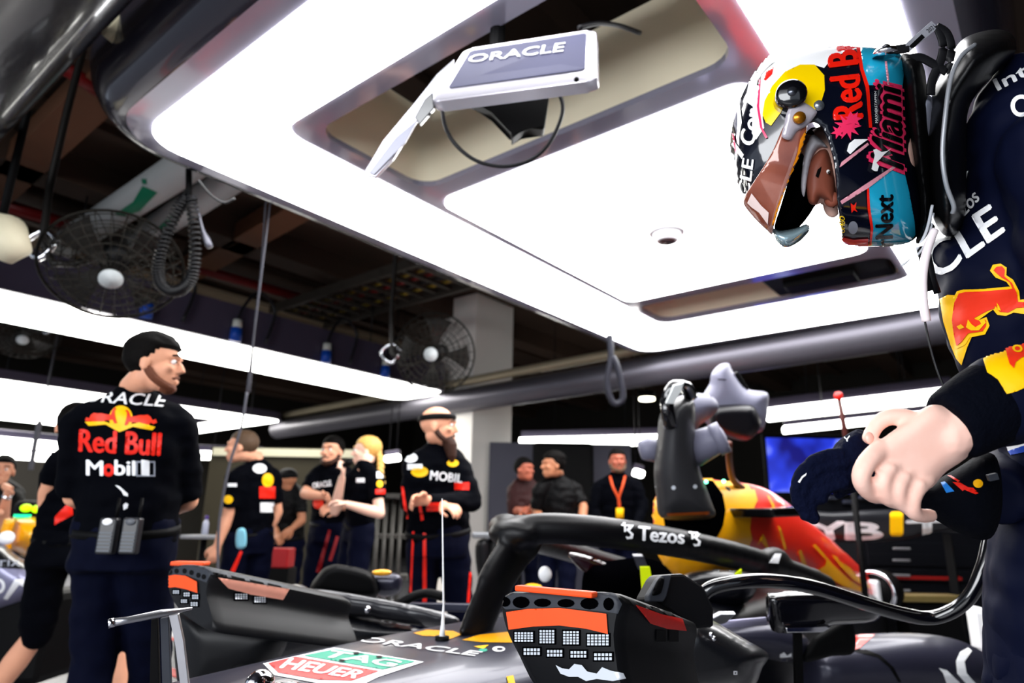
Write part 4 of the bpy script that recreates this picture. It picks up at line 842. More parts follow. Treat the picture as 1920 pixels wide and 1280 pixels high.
# smoke detector
p = plane_z(1250, 432, H - .012); sd = thing('smoke_detector', 'round white smoke detector on the large lit ceiling panel', 'smoke detector', p)
bm = bmesh.new(); tube(bm, [p, p - UP * .022], [.115, .11], 32); obj('detector_base', bm, mat('detector_white', 'd4d4d8', .4), sd, angle=.6)
bm = bmesh.new(); tube(bm, [p - UP * .02, p - UP * .05, p - UP * .075], [.09, .085, .065], 32); obj('detector_head', bm, mat('detector_white'), sd, angle=.6)
bm = bmesh.new(); tube(bm, [p - UP * .074, p - UP * .082], [.055, .045], 24); obj('detector_lens', bm, mat('dark_lens', '3a2224', .2), sd)
# coiled hose
anchor = W(352, 300, 3.75); ch = thing('coiled_cord', 'black coiled air cord hanging in a loop below the canopy edge', 'cord', anchor)
path = smooth_path([W(x, y, 3.75) for x, y in ((350, 368), (330, 400), (308, 450), (297, 495), (300, 528), (318, 545), (340, 542), (358, 522), (366, 480), (364, 420), (358, 370))], 40)
hel = []; dist_ = 0
for i, q in enumerate(path):
    t = (path[min(len(path) - 1, i + 1)] - path[max(0, i - 1)]).normalized(); s = t.cross(CB).normalized(); b = t.cross(s); a = i * 2 * PI * 62 / len(path); hel.append(q + s * .027 * math.cos(a) + b * .027 * math.sin(a))
hp2 = smooth_path(hel, 2); bm = bmesh.new(); tube(bm, hp2, .0082, 7); obj('coil', bm, mat('coil_plastic', '050508', .35, spec=.3), ch)
bm = bmesh.new(); tube(bm, [W(354, 300, 3.86), W(354, 372, 3.75)], .017, 10); obj('coil_mount', bm, M_black, ch)
bm = bmesh.new(); tube(bm, smooth_path([W(360, 368, 3.78), W(372, 400, 3.78), W(380, 430, 3.78), W(394, 464, 3.78)], 4), [.009] * 9 + [.013, .020, .020, .017], 8); obj('air_nozzle', bm, mat('grey_nozzle', '5c5c66', .35, .3), ch)
bm = bmesh.new(); tube(bm, smooth_path([W(372, 338, 3.4), W(395, 365, 3.4), W(420, 380, 3.4), W(440, 372, 3.4)], 4), .006, 6); obj('feed_cable', bm, M_wire, ch)
sp = W(1146, 655, 6.6); s2 = thing('coiled_cord', 'dark looped cord hanging under the long silver beam', 'cord', sp)
bm = bmesh.new(); tube(bm, smooth_path([W(x, y, 6.6) for x, y in ((1143, 625), (1145, 670), (1138, 720), (1148, 752), (1160, 755), (1168, 740), (1158, 690), (1148, 668))], 6), .032, 8); obj('cord_loop', bm, mat('slate_cord', '20212a', .5), s2)
# pedestal style cage fans hung from the roof
M_cage = mat('dull_wire_cage', '2c2924', .45, .5, .1, 10); M_blade = mat('fan_blade', '2c2a27', .4, .4, .1, 8, alpha=.75)
def cage_fan(label, px, d, R, tilt, bracket):
    c = W(*px, d); t = thing('cage_fan', label, 'fan', c, 'roof fans'); n = (CAM - c).normalized(); n = (n + tilt).normalized(); x = n.orthogonal().normalized(); y = n.cross(x)
    bm = bmesh.new(); cage = []
    for k in range(1, 8):
        r = R * k / 7; z = .09 * math.sqrt(max(0, 1 - (k / 7) ** 2)) * 1.2
        for s in (1, -1): tube(bm, [c + x * r * math.cos(a) + y * r * math.sin(a) + n * z * s for a in [2 * PI * j / 36 for j in range(36)]], .0035 if k < 7 else .009, 5, closed=True)
    for j in range(28):
        a = 2 * PI * j / 28; u = x * math.cos(a) + y * math.sin(a)
        for s in (1, -1): tube(bm, [c + u * R * q + n * s * .11 * math.sqrt(max(0, 1 - q * q)) for q in (.15, .5, .8, 1)], .003, 4)
    obj('wire_cage', bm, M_cage, t)
    for j in range(4):
        a = 2 * PI * j / 4 + .5; bm = bmesh.new(); P = []
        for q in (.12, .4, .7, .88): 
            w = .30 * q + .12; P.append([c + (x * math.cos(a + s * w) + y * math.sin(a + s * w)) * R * q + n * s * .03 for s in (-1, 0, 1)])
        vs = [[bm.verts.new(p) for p in r] for r in P]; v2 = [[bm.verts.new(p - n * .004) for p in r] for r in P]
        for i in range(3):
            for k in range(2): bm.faces.new((vs[i][k], vs[i][k + 1], vs[i + 1][k + 1], vs[i + 1][k])); bm.faces.new((v2[i][k], v2[i + 1][k], v2[i + 1][k + 1], v2[i][k + 1]))
        obj('fan_blade', bm, M_blade, t)
    bm = bmesh.new(); tube(bm, [c + n * .12, c + n * .135], R * .17, 20); obj('hub_badge', bm, mat('pale_badge', 'c9cfd0', .4), t)
    bm = bmesh.new(); tube(bm, [c - n * .05, c - n * .24], [R * .22, R * .18], 16); obj('motor', bm, M_case2, t)
    b = W(*bracket, d + .1); bm = bmesh.new(); tube(bm, smooth_path([c - n * .18, b, Vector((b.x, b.y, 4.42))], 4), .022, 8); obj('bracket_pole', bm, mat('bracket_metal', '2c2a28', .4, .5), t)
    bm = bmesh.new(); tube(bm, smooth_path([b + CR * .1, b + UP * .08, b - CR * .1, b - UP * .1, b + CR * .08], 4), .018, 8); obj('clamp', bm, M_chrome, t)
    return t
cage_fan('large cage fan with white hub hanging left of the black coiled cord', (212, 500), 3.9, .37, Vector((0, 0, -.9)), (80, 455))
cage_fan('smaller dim cage fan hanging in front of the top of the white pier', (815, 662), 6.1, .37, Vector((-.2, .2, -.1)), (735, 660))
cage_fan('very dim cage fan hanging above the far left lit strip', (45, 625), 8.0, .37, Vector((0, 0, -.9)), (90, 610))
# cream work lamp at the left edge
p = W(28, 470, 3.4); wl = thing('work_lamp', 'cream metal work lamp shade cut by the left edge of the picture', 'lamp', p)
bm = bmesh.new(); tube(bm, [W(-25, 430, 3.5), W(8, 440, 3.45), W(16, 465, 3.4), W(4, 485, 3.4)], [.10, .11, .10, .05], 20); obj('lamp_shade', bm, mat('cream_enamel', 'd8d0b4', .5), wl)
bm = bmesh.new(); tube(bm, [W(0, 425, 3.5), W(0, 425, 3.5) + UP * 1.9], .02, 8); obj('lamp_rod', bm, M_black, wl)
# blue power sockets along the long lit strip
for k, (x, y, lab) in enumerate(((276, 577, 'blue power plug above the lit strip, under the black coiled cord'), (443, 622, 'blue power plug above the lit strip, left of the thin hanging wire'), (612, 664, 'blue power plug above the lit strip, centre of the ceiling'), (723, 692, 'blue power plug above the lit strip, beside the dim cage fan'))):
    p = plane_y(x, y, 6.60); t = thing('power_plug', lab, 'power plug', p, 'blue plugs on the lit strip')
    s = .06; bm = bmesh.new(); tube(bm, [p - UP * .10, p + UP * .04], s, 14); obj('plug_body', bm, mat('plug_blue', '0b3f9c', .4), t)
    bm = bmesh.new(); tube(bm, [p + UP * .04, p + UP * .13], s * .8, 14); obj('plug_socket', bm, mat('plug_white', 'b9bcb4', .4), t)
    bm = bmesh.new(); tube(bm, smooth_path([p + UP * .12, p + UP * .3 + Vector((.05, 0, 0)), p + UP * .5 + Vector((.2, 0, 0)), p + UP * .35 + Vector((.42, 0, 0)), p - UP * .05 + Vector((.35, 0, 0))], 5), .018, 8); obj('plug_cable', bm, M_wire, t)
# thin wires hanging from the roof
for lab, pts, d in (('thin grey wire hanging from the ceiling down to the lit strip left of centre', ((498, 385), (490, 500), (478, 610), (468, 735)), 5.2), ('thin dark cord hanging in front of the grey haired man', ((463, 735), (452, 800), (428, 880), (411, 980), (408, 1080)), 3.9), ('dark cord hanging beside the far left lit bars', ((75, 790), (66, 830), (58, 880)), 8.5)):
    P = [W(*q, d) for q in pts]; w_ = thing('hanging_wire', lab, 'wire', P[0]); bm = bmesh.new(); tube(bm, smooth_path(P, 5), .008 if d < 6 else .03, 7); tube(bm, [P[0], (P[0].x, P[0].y, 4.4)], .006, 6)
    obj('wire', bm, mat('wire_grey', '56565e', .4), w_)
# pipes and beams under the roof
def pipe(name, label, cat, a, b, r, m, z, group=None):
    pa, pb = plane_z(*a, z), plane_z(*b, z); t = thing(name, label, cat, (pa + pb) / 2, group); bm = bmesh.new(); tube(bm, [pa, pb], r, 18); o = obj('pipe_run', bm, m, t); return t, o
M_pw = mat('white_pipe', 'a8abab', .4, 0, .08, 6); M_green = mat('green_tape', '0c7050', .5)
t, o = pipe('ceiling_pipe', 'white ceiling pipe with green tape behind the coiled cord, left of two', 'pipe', (390, 285), (90, 480), .15, M_pw, 4.0, 'white ceiling pipes')
decal('green_tape', o, [[[(268, 348), (278, 352), (296, 360), (262, 395), (230, 405), (214, 402), (250, 378)]], [[(266, 335), (276, 336), (276, 345), (268, 345)]]], M_green, o, 4, .006)
t, o = pipe('ceiling_pipe', 'white ceiling pipe with green tape behind the coiled cord, right of two', 'pipe', (470, 310), (180, 500), .14, M_pw, 4.0, 'white ceiling pipes')
decal('green_tape', o, [[[(330, 395), (345, 390), (330, 415), (300, 432), (295, 428)]]], M_green, o, 4, .006)
M_rp = mat('red_pipe_paint', '6a0f10', .45, 0, .15, 3)
pipe('sprinkler_pipe', 'dark red pipe crossing the roof at the far left', 'pipe', (-40, 370), (140, 425), .07, M_rp, 4.1); pipe('sprinkler_pipe', 'dark red pipe crossing the roof right of the coiled cord', 'pipe', (360, 500), (600, 568), .06, M_rp, 4.1)
pipe('sprinkler_pipe', 'short dark red pipe in the gap between the two canopies', 'pipe', (110, 120), (200, 180), .05, M_rp, 4.1)
pipe('sprinkler_pipe', 'bright red glossy pipe under the canopy beside the driver', 'pipe', (1530, 640), (1790, 598), .045, mat('bright_red_pipe', 'c83a24', .2, .2, .3, 5, coat=.6), 3.05)
bm = bmesh.new(); box(bm, (4.0, 8.6, 3.62), (7.5, .3, .7)); rb = thing('roof_girder', 'pale beige girder running above the long lit strip', 'beam', (4.0, 8.6, 3.6)); obj('girder_web', bm, mat('beige_girder', '8a7c68', .6, 0, .1, 2), rb, smooth=False)
bm = bmesh.new(); box(bm, (4.0, 8.6, 4.0), (7.5, .5, .06)); box(bm, (4.0, 8.6, 3.27), (7.5, .5, .05)); obj('girder_flange', bm, mat('beige_girder'), rb, smooth=False)
M_brown = mat('brown_timber', '6b4630', .7, 0, .3, 3)
for lab, a, b in (('brown roof beam at the far left edge', (200, 150), (0, 345)), ('brown roof beam crossing behind the thin hanging wire', (560, 385), (330, 520))):
    pa, pb = plane_z(*a, 4.2), plane_z(*b, 4.2); d = (pb - pa); t = thing('roof_beam', lab, 'beam', (pa + pb) / 2); bm = bmesh.new(); box(bm, (pa + pb) / 2, (d.length * 1.3, .3, .2), d.normalized(), d.normalized().cross(UP), UP); obj('beam_timber', bm, M_brown, t, smooth=False)
pa, pb = plane_z(560, 595, 3.9), plane_z(840, 510, 3.9); d = pb - pa; t = thing('cable_ladder', 'dark cable ladder with coloured cables under the roof left of the pier', 'cable tray', (pa + pb) / 2)
s = d.normalized().cross(UP)
for q in (-1, 1): bm = bmesh.new(); box(bm, (pa + pb) / 2 + s * .45 * q, (d.length, .05, .12), d.normalized(), s, UP); obj('ladder_rail', bm, mat('rail_grey', '3a3530', .5, .3), t, smooth=False)
for k in range(12):
    bm = bmesh.new(); box(bm, pa.lerp(pb, (k + .5) / 12), (.05, .95, .04), d.normalized(), s, UP); obj('ladder_rung', bm, mat('rail_grey'), t, smooth=False)
for k in range(5): bm = bmesh.new(); tube(bm, [pa + s * (-.3 + .15 * k) + UP * .05, pb + s * (-.32 + .15 * k) + UP * .05], .02, 6); obj('tray_cable', bm, (mat('yellow_cable', '8f7a20', .5), M_wire, mat('red_cable', '701010', .5))[k % 3], t)
# round ceiling lamp in the dark behind
p = W(1213, 750, 8.2); dl = thing('downlight', 'small round lit lamp in the dark background left of the airbox blower', 'lamp', p)
bm = bmesh.new(); tube(bm, [p, p + UP * .03], .095, 20); obj('lamp_disc', bm, mat('warm_lamp', 'fff6d8', .5, emit=6), dl); bm = bmesh.new(); tube(bm, [p + UP * .03, p + UP * .1], .11, 20); tube(bm, [p + UP * .1, (p.x, p.y, 4.42)], .01, 6); obj('lamp_rim', bm, M_black, dl)
p = W(976, 972, 6.3); dl = thing('floor_lamp', 'small glowing white lamp at the foot of the white pier by the halo', 'lamp', (p.x, p.y, 0)); bm = bmesh.new(); ball(bm, p, (.05, .05, .028)); obj('lamp_bulb', bm, mat('warm_lamp'), dl)
bm = bmesh.new(); tube(bm, [(p.x, p.y, 0), p - UP * .02], .02, 8); obj('lamp_stem', bm, M_black, dl)
# red beacon on a pole
p = W(1572, 742, 4.6); q = W(1592, 850, 4.6); bc = thing('beacon_pole', 'thin rusty pole with a red ball on top behind the gloved hand', 'pole', (q.x, q.y, 0))
bm = bmesh.new(); ball(bm, p, .030); obj('red_ball', bm, mat('signal_red', 'd2180c', .3), bc); bm = bmesh.new(); tube(bm, [p, q], [.014, .022], 8); obj('pole', bm, mat('rusty_brown', '4e2a26', .4), bc); bm = bmesh.new(); tube(bm, [q, (q.x, q.y, 0)], .02, 8); obj('pole_foot', bm, M_black, bc)
# blue monitor
c = W(1520, 872, 8.0); mo = thing('monitor', 'blue glowing monitor behind the gloved fingers', 'screen', c)
bm = bmesh.new(); box(bm, c + HF * .03, (1.10, .05, .74), HR, HF, UP, bev=.01); obj('monitor_case', bm, M_black, mo, smooth=False)
ms = bpy.data.materials.new('blue_display'); ms.use_nodes = True; nt = ms.node_tree; bs = nt.nodes['Principled BSDF']; tc = nt.nodes.new('ShaderNodeTexCoord'); nz = nt.nodes.new('ShaderNodeTexNoise'); nz.inputs['Scale'].default_value = 1.7; rp = nt.nodes.new('ShaderNodeValToRGB')
rp.color_ramp.elements[0].color = lin('0a0a60'); rp.color_ramp.elements[0].position = .42; rp.color_ramp.elements[1].color = lin('98a8f8'); rp.color_ramp.elements[1].position = .68; e = rp.color_ramp.elements.new(.54); e.color = lin('2034c0')
nt.links.new(tc.outputs['Object'], nz.inputs['Vector']); nt.links.new(nz.outputs['Fac'], rp.inputs['Fac']); nt.links.new(rp.outputs['Color'], bs.inputs['Emission Color']); bs.inputs['Emission Strength'].default_value = 1.2; bs.inputs['Base Color'].default_value = (0, 0, 0, 1)
bm = bmesh.new(); box(bm, c, (1.02, .01, .64), HR, HF, UP); obj('display', bm, ms, mo, smooth=False)
bm = bmesh.new(); box(bm, Vector((c.x, c.y, c.z / 2)) + HF * .1, (.1, .1, c.z), HR, HF, UP); obj('monitor_stand', bm, M_black, mo, smooth=False)
# rear wing of the car
wg = bmesh.new(); P = [plane_y(0, 0, 1)] if False else None
WO = W(1650, 985, 5.6); puff(wg, [(1490, 958), (1560, 960), (1650, 955), (1790, 958), (1800, 975), (1790, 990), (1740, 1000), (1690, 1012), (1600, 1016), (1500, 1008)], WO, None, T=.05, Rr=.04)
wt = thing('spare_wing', 'black wing panel with large white lettering and a yellow bar, behind the gloved hand', 'wing', (WO.x, WO.y, 0))
wgo = obj('wing_plane', wg, mat('wing_carbon', '1e1f24', .35, .1, .2, 10, coat=.3), wt)
word('wing_lettering', wgo, 'Y', [(1534, 1010), (1584, 1010), (1584, 978), (1512, 978)], M_prwhite, wgo, 0, .09, 3, .004); word('wing_lettering', wgo, 'B', [(1586, 1010), (1654, 1010), (1654, 980), (1586, 980)], M_prwhite, wgo, 0, .09, 3, .004)
decal('yellow_bar', wgo, [[rrect(1668, 959, 1693, 1004, 6, 3)]], M_yellow, wgo, 4, .004)
word('wing_lettering', wgo, 'T', [(1700, 1005), (1776, 998), (1776, 974), (1700, 976)], M_prwhite, wgo, 0, .09, 3, .004)
for x in (1510, 1775):
    bm = bmesh.new(); q = W(x, 1000, 5.7); box(bm, (q.x, q.y, q.z / 2), (.06, .06, q.z)); obj('wing_trestle', bm, M_black, wt, smooth=False)
# toolbox
c = W(1720, 1080, 6.2); tb = thing('tool_cabinet', 'dark navy tool cabinet with pale handles and a red line behind the car', 'cabinet', (c.x, c.y, 0))
M_cab = mat('cabinet_navy', '05060c', .5, 0, .2, 5, spec=.2); bm = bmesh.new(); box(bm, (c.x, c.y, .56), (1.3, .6, 1.05), HR, HF, UP, bev=.01); obj('cabinet_body', bm, M_cab, tb, smooth=False)
for k, y in enumerate((1028, 1050, 1078, 1106)):
    q = W(1688, y, 5.84); dr = bmesh.new(); box(dr, (c + (q - c).dot(HR) * 0 * HR) * 1.0 - HF * .31 + UP * (q.z - c.z), (1.2, .02, .10), HR, HF, UP, bev=.004); dro = obj('drawer', dr, M_cab, tb, smooth=False)
    bm = bmesh.new(); box(bm, q - HF * .02, (.15, .02, .02), HR, HF, UP, bev=.006); obj('drawer_handle', bm, mat('pale_handle', '9a9a9e', .4, .5), dro, smooth=False)
q = W(1728, 1083, 5.86); bm = bmesh.new(); box(bm, q, (.70, .008, .03), HR, HF, UP); obj('red_line', bm, mat('dark_red_line', '8a1410', .5), tb, smooth=False)
q = W(1735, 1120, 5.2); sh = thing('steel_tray', 'brass coloured metal tray in front of the tool cabinet', 'tray', (q.x, q.y, 0)); bm = bmesh.new(); box(bm, q, (.5, .22, .05), HR, HF, UP, bev=.01); obj('tray_pan', bm, mat('brass_tray', 'b09a60', .3, .8), sh, smooth=False)
bm = bmesh.new(); box(bm, q - UP * (q.z / 2 + .02), (.4, .18, q.z - .04), HR, HF, UP); obj('tray_support', bm, M_black, sh, smooth=False)
# chrome rimmed wheel hub right of the engine cover
q = W(1646, 1108, 4.9); hb2 = thing('wheel_hub', 'round chrome rimmed hub with white marks behind the engine cover tail', 'wheel hub', (q.x, q.y, 0)); ax = (HR * -.75 - HF * .65).normalized()
bm = bmesh.new(); tube(bm, [q - ax * .08, q + ax * .05], .15, 28); obj('hub_drum', bm, M_black, hb2); bm = bmesh.new(); x = ax.cross(UP).normalized(); tube(bm, [q + ax * .055 + (x * math.cos(a) + UP * math.sin(a)) * .135 for a in [2 * PI * k / 30 for k in range(30)]], .016, 8, closed=True); obj('chrome_rim', bm, M_chrome, hb2)
bm = bmesh.new(); box(bm, q + ax * .06, (.08, .08, .16), ax.cross(UP), ax, UP, bev=.02); obj('white_hub_mark', bm, M_prwhite, hb2, smooth=False); bm = bmesh.new(); tube(bm, [q, (q.x, q.y, 0)], .04, 10); obj('hub_stand', bm, M_black, hb2)
# white panel by the driver's leg
q = W(1836, 1180, 3.4); wp_ = thing('cooler_box', 'white box edge showing just left of the driver\'s leg', 'box', (q.x, q.y, 0)); bm = bmesh.new(); box(bm, q, (.07, .1, .22), HR, HF, UP, bev=.03); obj('box_body', bm, M_white, wp_, smooth=False); bm = bmesh.new(); box(bm, (q.x, q.y, (q.z - .15) / 2), (.06, .09, q.z - .15), HR, HF, UP); obj('box_stand', bm, M_black, wp_, smooth=False)
# ---- the second car at the left
c2 = thing('racing_car', 'second racing car parked far left, its orange cover seen behind the mechanic', 'racing car', (W(40, 1050, 4.2).x, W(40, 1050, 4.2).y, 0))
bm = bmesh.new(); puff(bm, [(14, 1010), (22, 975), (30, 968), (75, 972), (90, 1000), (98, 1040), (84, 1060), (60, 1052), (30, 1034), (16, 1030)], W(55, 1010, 4.4), None, T=.2, Rr=.16); cv = obj('engine_cover', bm, M_orange, c2)
decal('red_flash', cv, [[[(70, 1022), (88, 1010), (98, 1040), (80, 1048)]]], M_redbody, cv)
bm = bmesh.new(); tube(bm, smooth_path([W(18, 975, 4.2), W(10, 1000, 4.2), W(12, 1030, 4.2)], 4), .03, 8); obj('intake_lip', bm, M_orange, c2)
bm = bmesh.new(); puff(bm, [(-60, 1010), (0, 1018), (30, 1040), (60, 1060), (75, 1090), (60, 1125), (-60, 1150)], W(0, 1080, 4.0), None, T=.25, Rr=.16); bd = obj('sidepod', bm, mat('lavender_bodywork', '8c8ba8', .35, .3, .1, 4, coat=.2), c2)
decal('dark_upper_bodywork', bd, [[[(-50, 1000), (0, 1010), (30, 1038), (62, 1058), (66, 1068), (-50, 1062)]]], M_bodyd, bd)
word('sponsor_lettering', bd, 'Citrix', [(-45, 1063), (37, 1062), (37, 1044), (-45, 1044)], mat('grey_print'), bd, 0, .02, 3, .004)
decal('sponsor_lettering', bd, [[[(6, 1122), (28, 1086), (40, 1085), (60, 1098), (62, 1114), (54, 1116), (50, 1102), (36, 1096), (28, 1106), (14, 1124)]], [disc(-2, 1098, 12, 14), disc(-2, 1098, 6, 8)]], M_prwhite, bd)
bm = bmesh.new(); box(bm, W(0, 1135, 4.1) - UP * .15, (.9, .5, .5), HR, HF, UP, bev=.05); obj('car_floor', bm, M_black, c2, smooth=False)
for p in ((49, 952), (70, 954)): bm = bmesh.new(); ball(bm, W(*p, 4.4), (.035, .035, .026)); obj('lime_light', bm, mat('lime_glow', 'b8f000', .4, emit=.8), c2)
bm = bmesh.new(); box(bm, W(42, 967, 4.35), (.08, .05, .02), HR, HF, UP); obj('green_light', bm, mat('green_glow', '18d890', .4, emit=1.2), c2, smooth=False)
bm = bmesh.new(); puff(bm, [(34, 940), (76, 940), (82, 965), (30, 968)], W(55, 955, 4.5), None, T=.08); obj('airbox_top', bm, M_black, c2)
bm = bmesh.new(); ball(bm, W(12, 1008, 4.0), (.045, .03, .04)); obj('white_cap', bm, M_prwhite, c2)
# side table with a bottle, stands and gauges behind the people
q = W(383, 1006, 6.0); tbl = thing('side_table', 'small grey side table between the mechanics at the left', 'table', (q.x, q.y, 0)); bm = bmesh.new(); box(bm, q, (.30, .3, .03), HR, HF, UP, bev=.008); obj('table_top', bm, mat('table_grey', '8d8f94', .4), tbl, smooth=False)
bm = bmesh.new(); tube(bm, [q, (q.x, q.y, 0)], .03, 8); obj('leg', bm, M_black, tbl)
q = q + UP * .02; bo = thing('water_bottle', 'small clear bottle with a purple cap on the grey side table', 'bottle', q); bm = bmesh.new(); tube(bm, [q, q + UP * .10, q + UP * .13], [.028, .026, .012], 12); obj('bottle_body', bm, mat('clear_plastic', 'b8bcd0', .15), bo)
bm = bmesh.new(); tube(bm, [q + UP * .13, q + UP * .165], .014, 10); obj('bottle_cap', bm, mat('purple_cap', '4a3080', .4), bo)
q = W(452, 1000, 4.55); cu = thing('plastic_pouch', 'pale blue pouch hanging at the grey haired man\'s hip', 'pouch', q); bm = bmesh.new(); puff(bm, [(444, 994), (460, 992), (461, 1024), (443, 1026)], q, None, T=.02); obj('pouch_body', bm, mat('pale_cyan', '8fd8ee', .3, 0, .2, 8), cu)
q = W(925, 1010, 5.6); st = thing('gauge_stand', 'dark stand of gauges and cables left of the halo, before the pier', 'stand', (q.x, q.y, 0))
bm = bmesh.new(); tube(bm, [(q.x, q.y, 0), q], .04, 8); obj('stand_post', bm, M_black, st); bm = bmesh.new(); box(bm, W(907, 1003, 5.6), (.20, .12, .05), HR, HF, UP, bev=.015); obj('gauge_head', bm, mat('gauge_grey', '75787c', .3, .3), st, smooth=False)
bm = bmesh.new(); puff(bm, [(892, 1020), (915, 1012), (920, 1050), (912, 1085), (896, 1080)], W(905, 1050, 5.6), None, T=.08); obj('cable_bundle', bm, M_case2, st)
q = W(738, 1060, 6.6); rk = thing('equipment_rack', 'grey equipment rack between the blonde woman and the bearded man', 'rack', (q.x, q.y, 0))
for k in range(4): bm = bmesh.new(); a = W(712 + k * 14, 925, 6.6); tube(bm, [a, (a.x, a.y, 0)], .022, 8); obj('rack_post', bm, mat('rack_grey', '4e4c48', .4, .4), rk)
for y in (930, 1005, 1080): bm = bmesh.new(); box(bm, W(733, y, 6.62), (.36, .3, .04), HR, HF, UP); obj('rack_shelf', bm, mat('rack_grey'), rk, smooth=False)
q = W(525, 1045, 5.8); rd = thing('red_case', 'red equipment case between the grey haired man and the couple', 'case', (q.x, q.y, 0)); bm = bmesh.new(); box(bm, q, (.2, .2, .16), HR, HF, UP, bev=.01); obj('case_body', bm, mat('case_red', 'a8141a', .5), rd, smooth=False)
bm = bmesh.new(); box(bm, (q.x, q.y, (q.z - .08) / 2), (.24, .24, q.z - .08), HR, HF, UP); obj('case_plinth', bm, M_black, rd, smooth=False)
# pale shelf line and partition behind the couple
q = W(545, 870, 8.8); pa_ = thing('partition', 'olive brown partition with a pale top rail behind the couple', 'partition', (q.x, q.y, 0)); bm = bmesh.new(); box(bm, (q.x, q.y, 1.0), (2.1, .08, 2.0), HR, HF, UP); obj('partition_panel', bm, mat('olive_panel', '2c2718', .7, 0, .2, 3), pa_, smooth=False)
bm = bmesh.new(); box(bm, (q.x - HF.x * .05, q.y - HF.y * .05, 1.93), (2.0, .1, .10), HR, HF, UP); obj('top_rail', bm, mat('pale_rail', 'b8b49c', .5), pa_, smooth=False)
q = W(1050, 850, 9.5); gp = thing('partition', 'pale grey partition under the lit bar right of the pier', 'partition', (q.x, q.y, 0)); bm = bmesh.new(); box(bm, (q.x, q.y, 1.1), (2.0, .08, 2.2), HR, HF, UP); obj('partition_panel', bm, mat('grey_panel', '3c3c48', .6, 0, .2, 3), gp, smooth=False)
bm = bmesh.new(); box(bm, W(1055, 905, 9.4) - HF * .1, (.85, .1, 1.1), HR, HF, UP, bev=.05); obj('dark_panel', bm, M_black, gp, smooth=False)
# keyboard shelf of dark gear under the monitor
q = W(1650, 942, 7.6); ks = thing('equipment_bench', 'dark bench of electronic gear below the blue monitor', 'bench', (q.x, q.y, 0)); bm = bmesh.new(); box(bm, (q.x, q.y, q.z / 2), (1.9, .5, q.z), HR, HF, UP); obj('bench_body', bm, M_cab, ks, smooth=False)
for k in range(7): bm = bmesh.new(); box(bm, W(1560 + k * 30, 933 + (k % 2) * 8, 7.3), (.11, .05, .04), HR, HF, UP, bev=.01); obj('gear_unit', bm, mat('gear_grey', '3a3c48', .4, .2), ks, smooth=False)
# ================================================================ THE DRIVER IN THE FOREGROUND
M_suit = mat('driver_suit_cloth', '050a22', .7, 0, .25, 18, bump=.12, spec=.08)
M_knit = mat('knit_cuff', '03050f', .85, 0, .3, 120, bump=.3, spec=.05)
M_hand = mat('driver_skin', 'ffd9c9', .48, 0, .16, 22, bump=.06, col2='f4b8a4')
M_face = mat('driver_face_skin', 'b07058', .5, 0, .15, 20)
dr = thing('person', 'racing driver in helmet and navy suit bending over his gloves at the right edge', 'person', (W(1960, 900, 1.2).x, W(1960, 900, 1.2).y, 0))
S = .0
dB = {}
HB = 1.15
# --- body: one continuous surface with head, neck, arms, the bare left hand, legs
bm = bmesh.new()
fc = W(1520, 330, HB); 
puff(bm, [(1500, 270), (1530, 240), (1600, 220), (1700, 230), (1720, 330), (1640, 370), (1582, 372), (1572, 392), (1560, 402), (1548, 380), (1528, 384), (1508, 370), (1500, 320)], W(1560, 320, HB), None, T=.068, Rr=.05, h=.008)
limb(bm, [W(1650, 300, HB + .03), W(1760, 290, HB + .05), W(1880, 330, 1.26)], [.045, .034, .04])
# socket and nose relief on the near side of the face
ball(bm, W(1560, 385, HB - .03), (.014, .014, .022)); ball(bm, W(1540, 340, HB - .055), .012); ball(bm, W(1566, 345, HB - .05), .016)
hl_, el_ = W(1985, 290, 1.02), W(2080, 720, .98); cf = W(1795, 795, .91); wr_ = W(1772, 815, .905)
limb(bm, [hl_, el_], [.05, .045]); limb(bm, [el_, cf, wr_], [.042, .037, .034])
tube(bm, [W(1850, 330, 1.2), W(1930, 600, 1.22), W(1965, 900, 1.2), W(1990, 1150, 1.2)], [(.08, .06), (.10, .08), (.09, .08), (.08, .08)], 16, CB)
limb(bm, [W(1900, 300, 1.34), W(1970, 780, 1.36), W(1900, 890, 1.2)], [.045, .04, .03])
hd = .90
puff(bm, [(1676, 806), (1704, 786), (1746, 758), (1790, 770), (1830, 800), (1820, 850), (1772, 886), (1752, 910), (1732, 920), (1708, 908), (1682, 893), (1655, 876), (1628, 858), (1622, 850), (1646, 828)], W(1720, 850, hd), None, T=.021, Rr=.024, h=.006)
def fing(P, R, k=1.0):
    limb(bm, smooth_path([W(*p) for p in P], 3), [R[0] + (R[1] - R[0]) * i / (3 * (len(P) - 1)) for i in range(3 * (len(P) - 1) + 1)], seg=12)
fing([(1650, 842, .893), (1626, 866, .880), (1614, 893, .876), (1622, 915, .884), (1642, 930, .90), (1652, 922, .92)], (.0132, .0100))
fing([(1680, 868, .893), (1660, 888, .880), (1655, 908, .877), (1664, 934, .884), (1680, 942, .90)], (.0118, .0090))
fing([(1705, 884, .893), (1688, 902, .880), (1683, 922, .877), (1691, 944, .884), (1705, 951, .90)], (.0118, .0090))
fing([(1735, 898, .893), (1718, 916, .882), (1710, 938, .879), (1712, 958, .884), (1726, 966, .895), (1744, 966, .91)], (.0122, .0092))
fing([(1722, 790, .905), (1696, 783, .91), (1666, 782, .915), (1644, 796, .918), (1630, 820, .915)], (.0135, .0095))
for x, y in ((1634, 856), (1666, 878), (1692, 894), (1720, 908)): ball(bm, W(x, y, .882), (.0115, .0115, .008))
hipL, hipR = W(1990, 1180, 1.12), W(2010, 1180, 1.32)
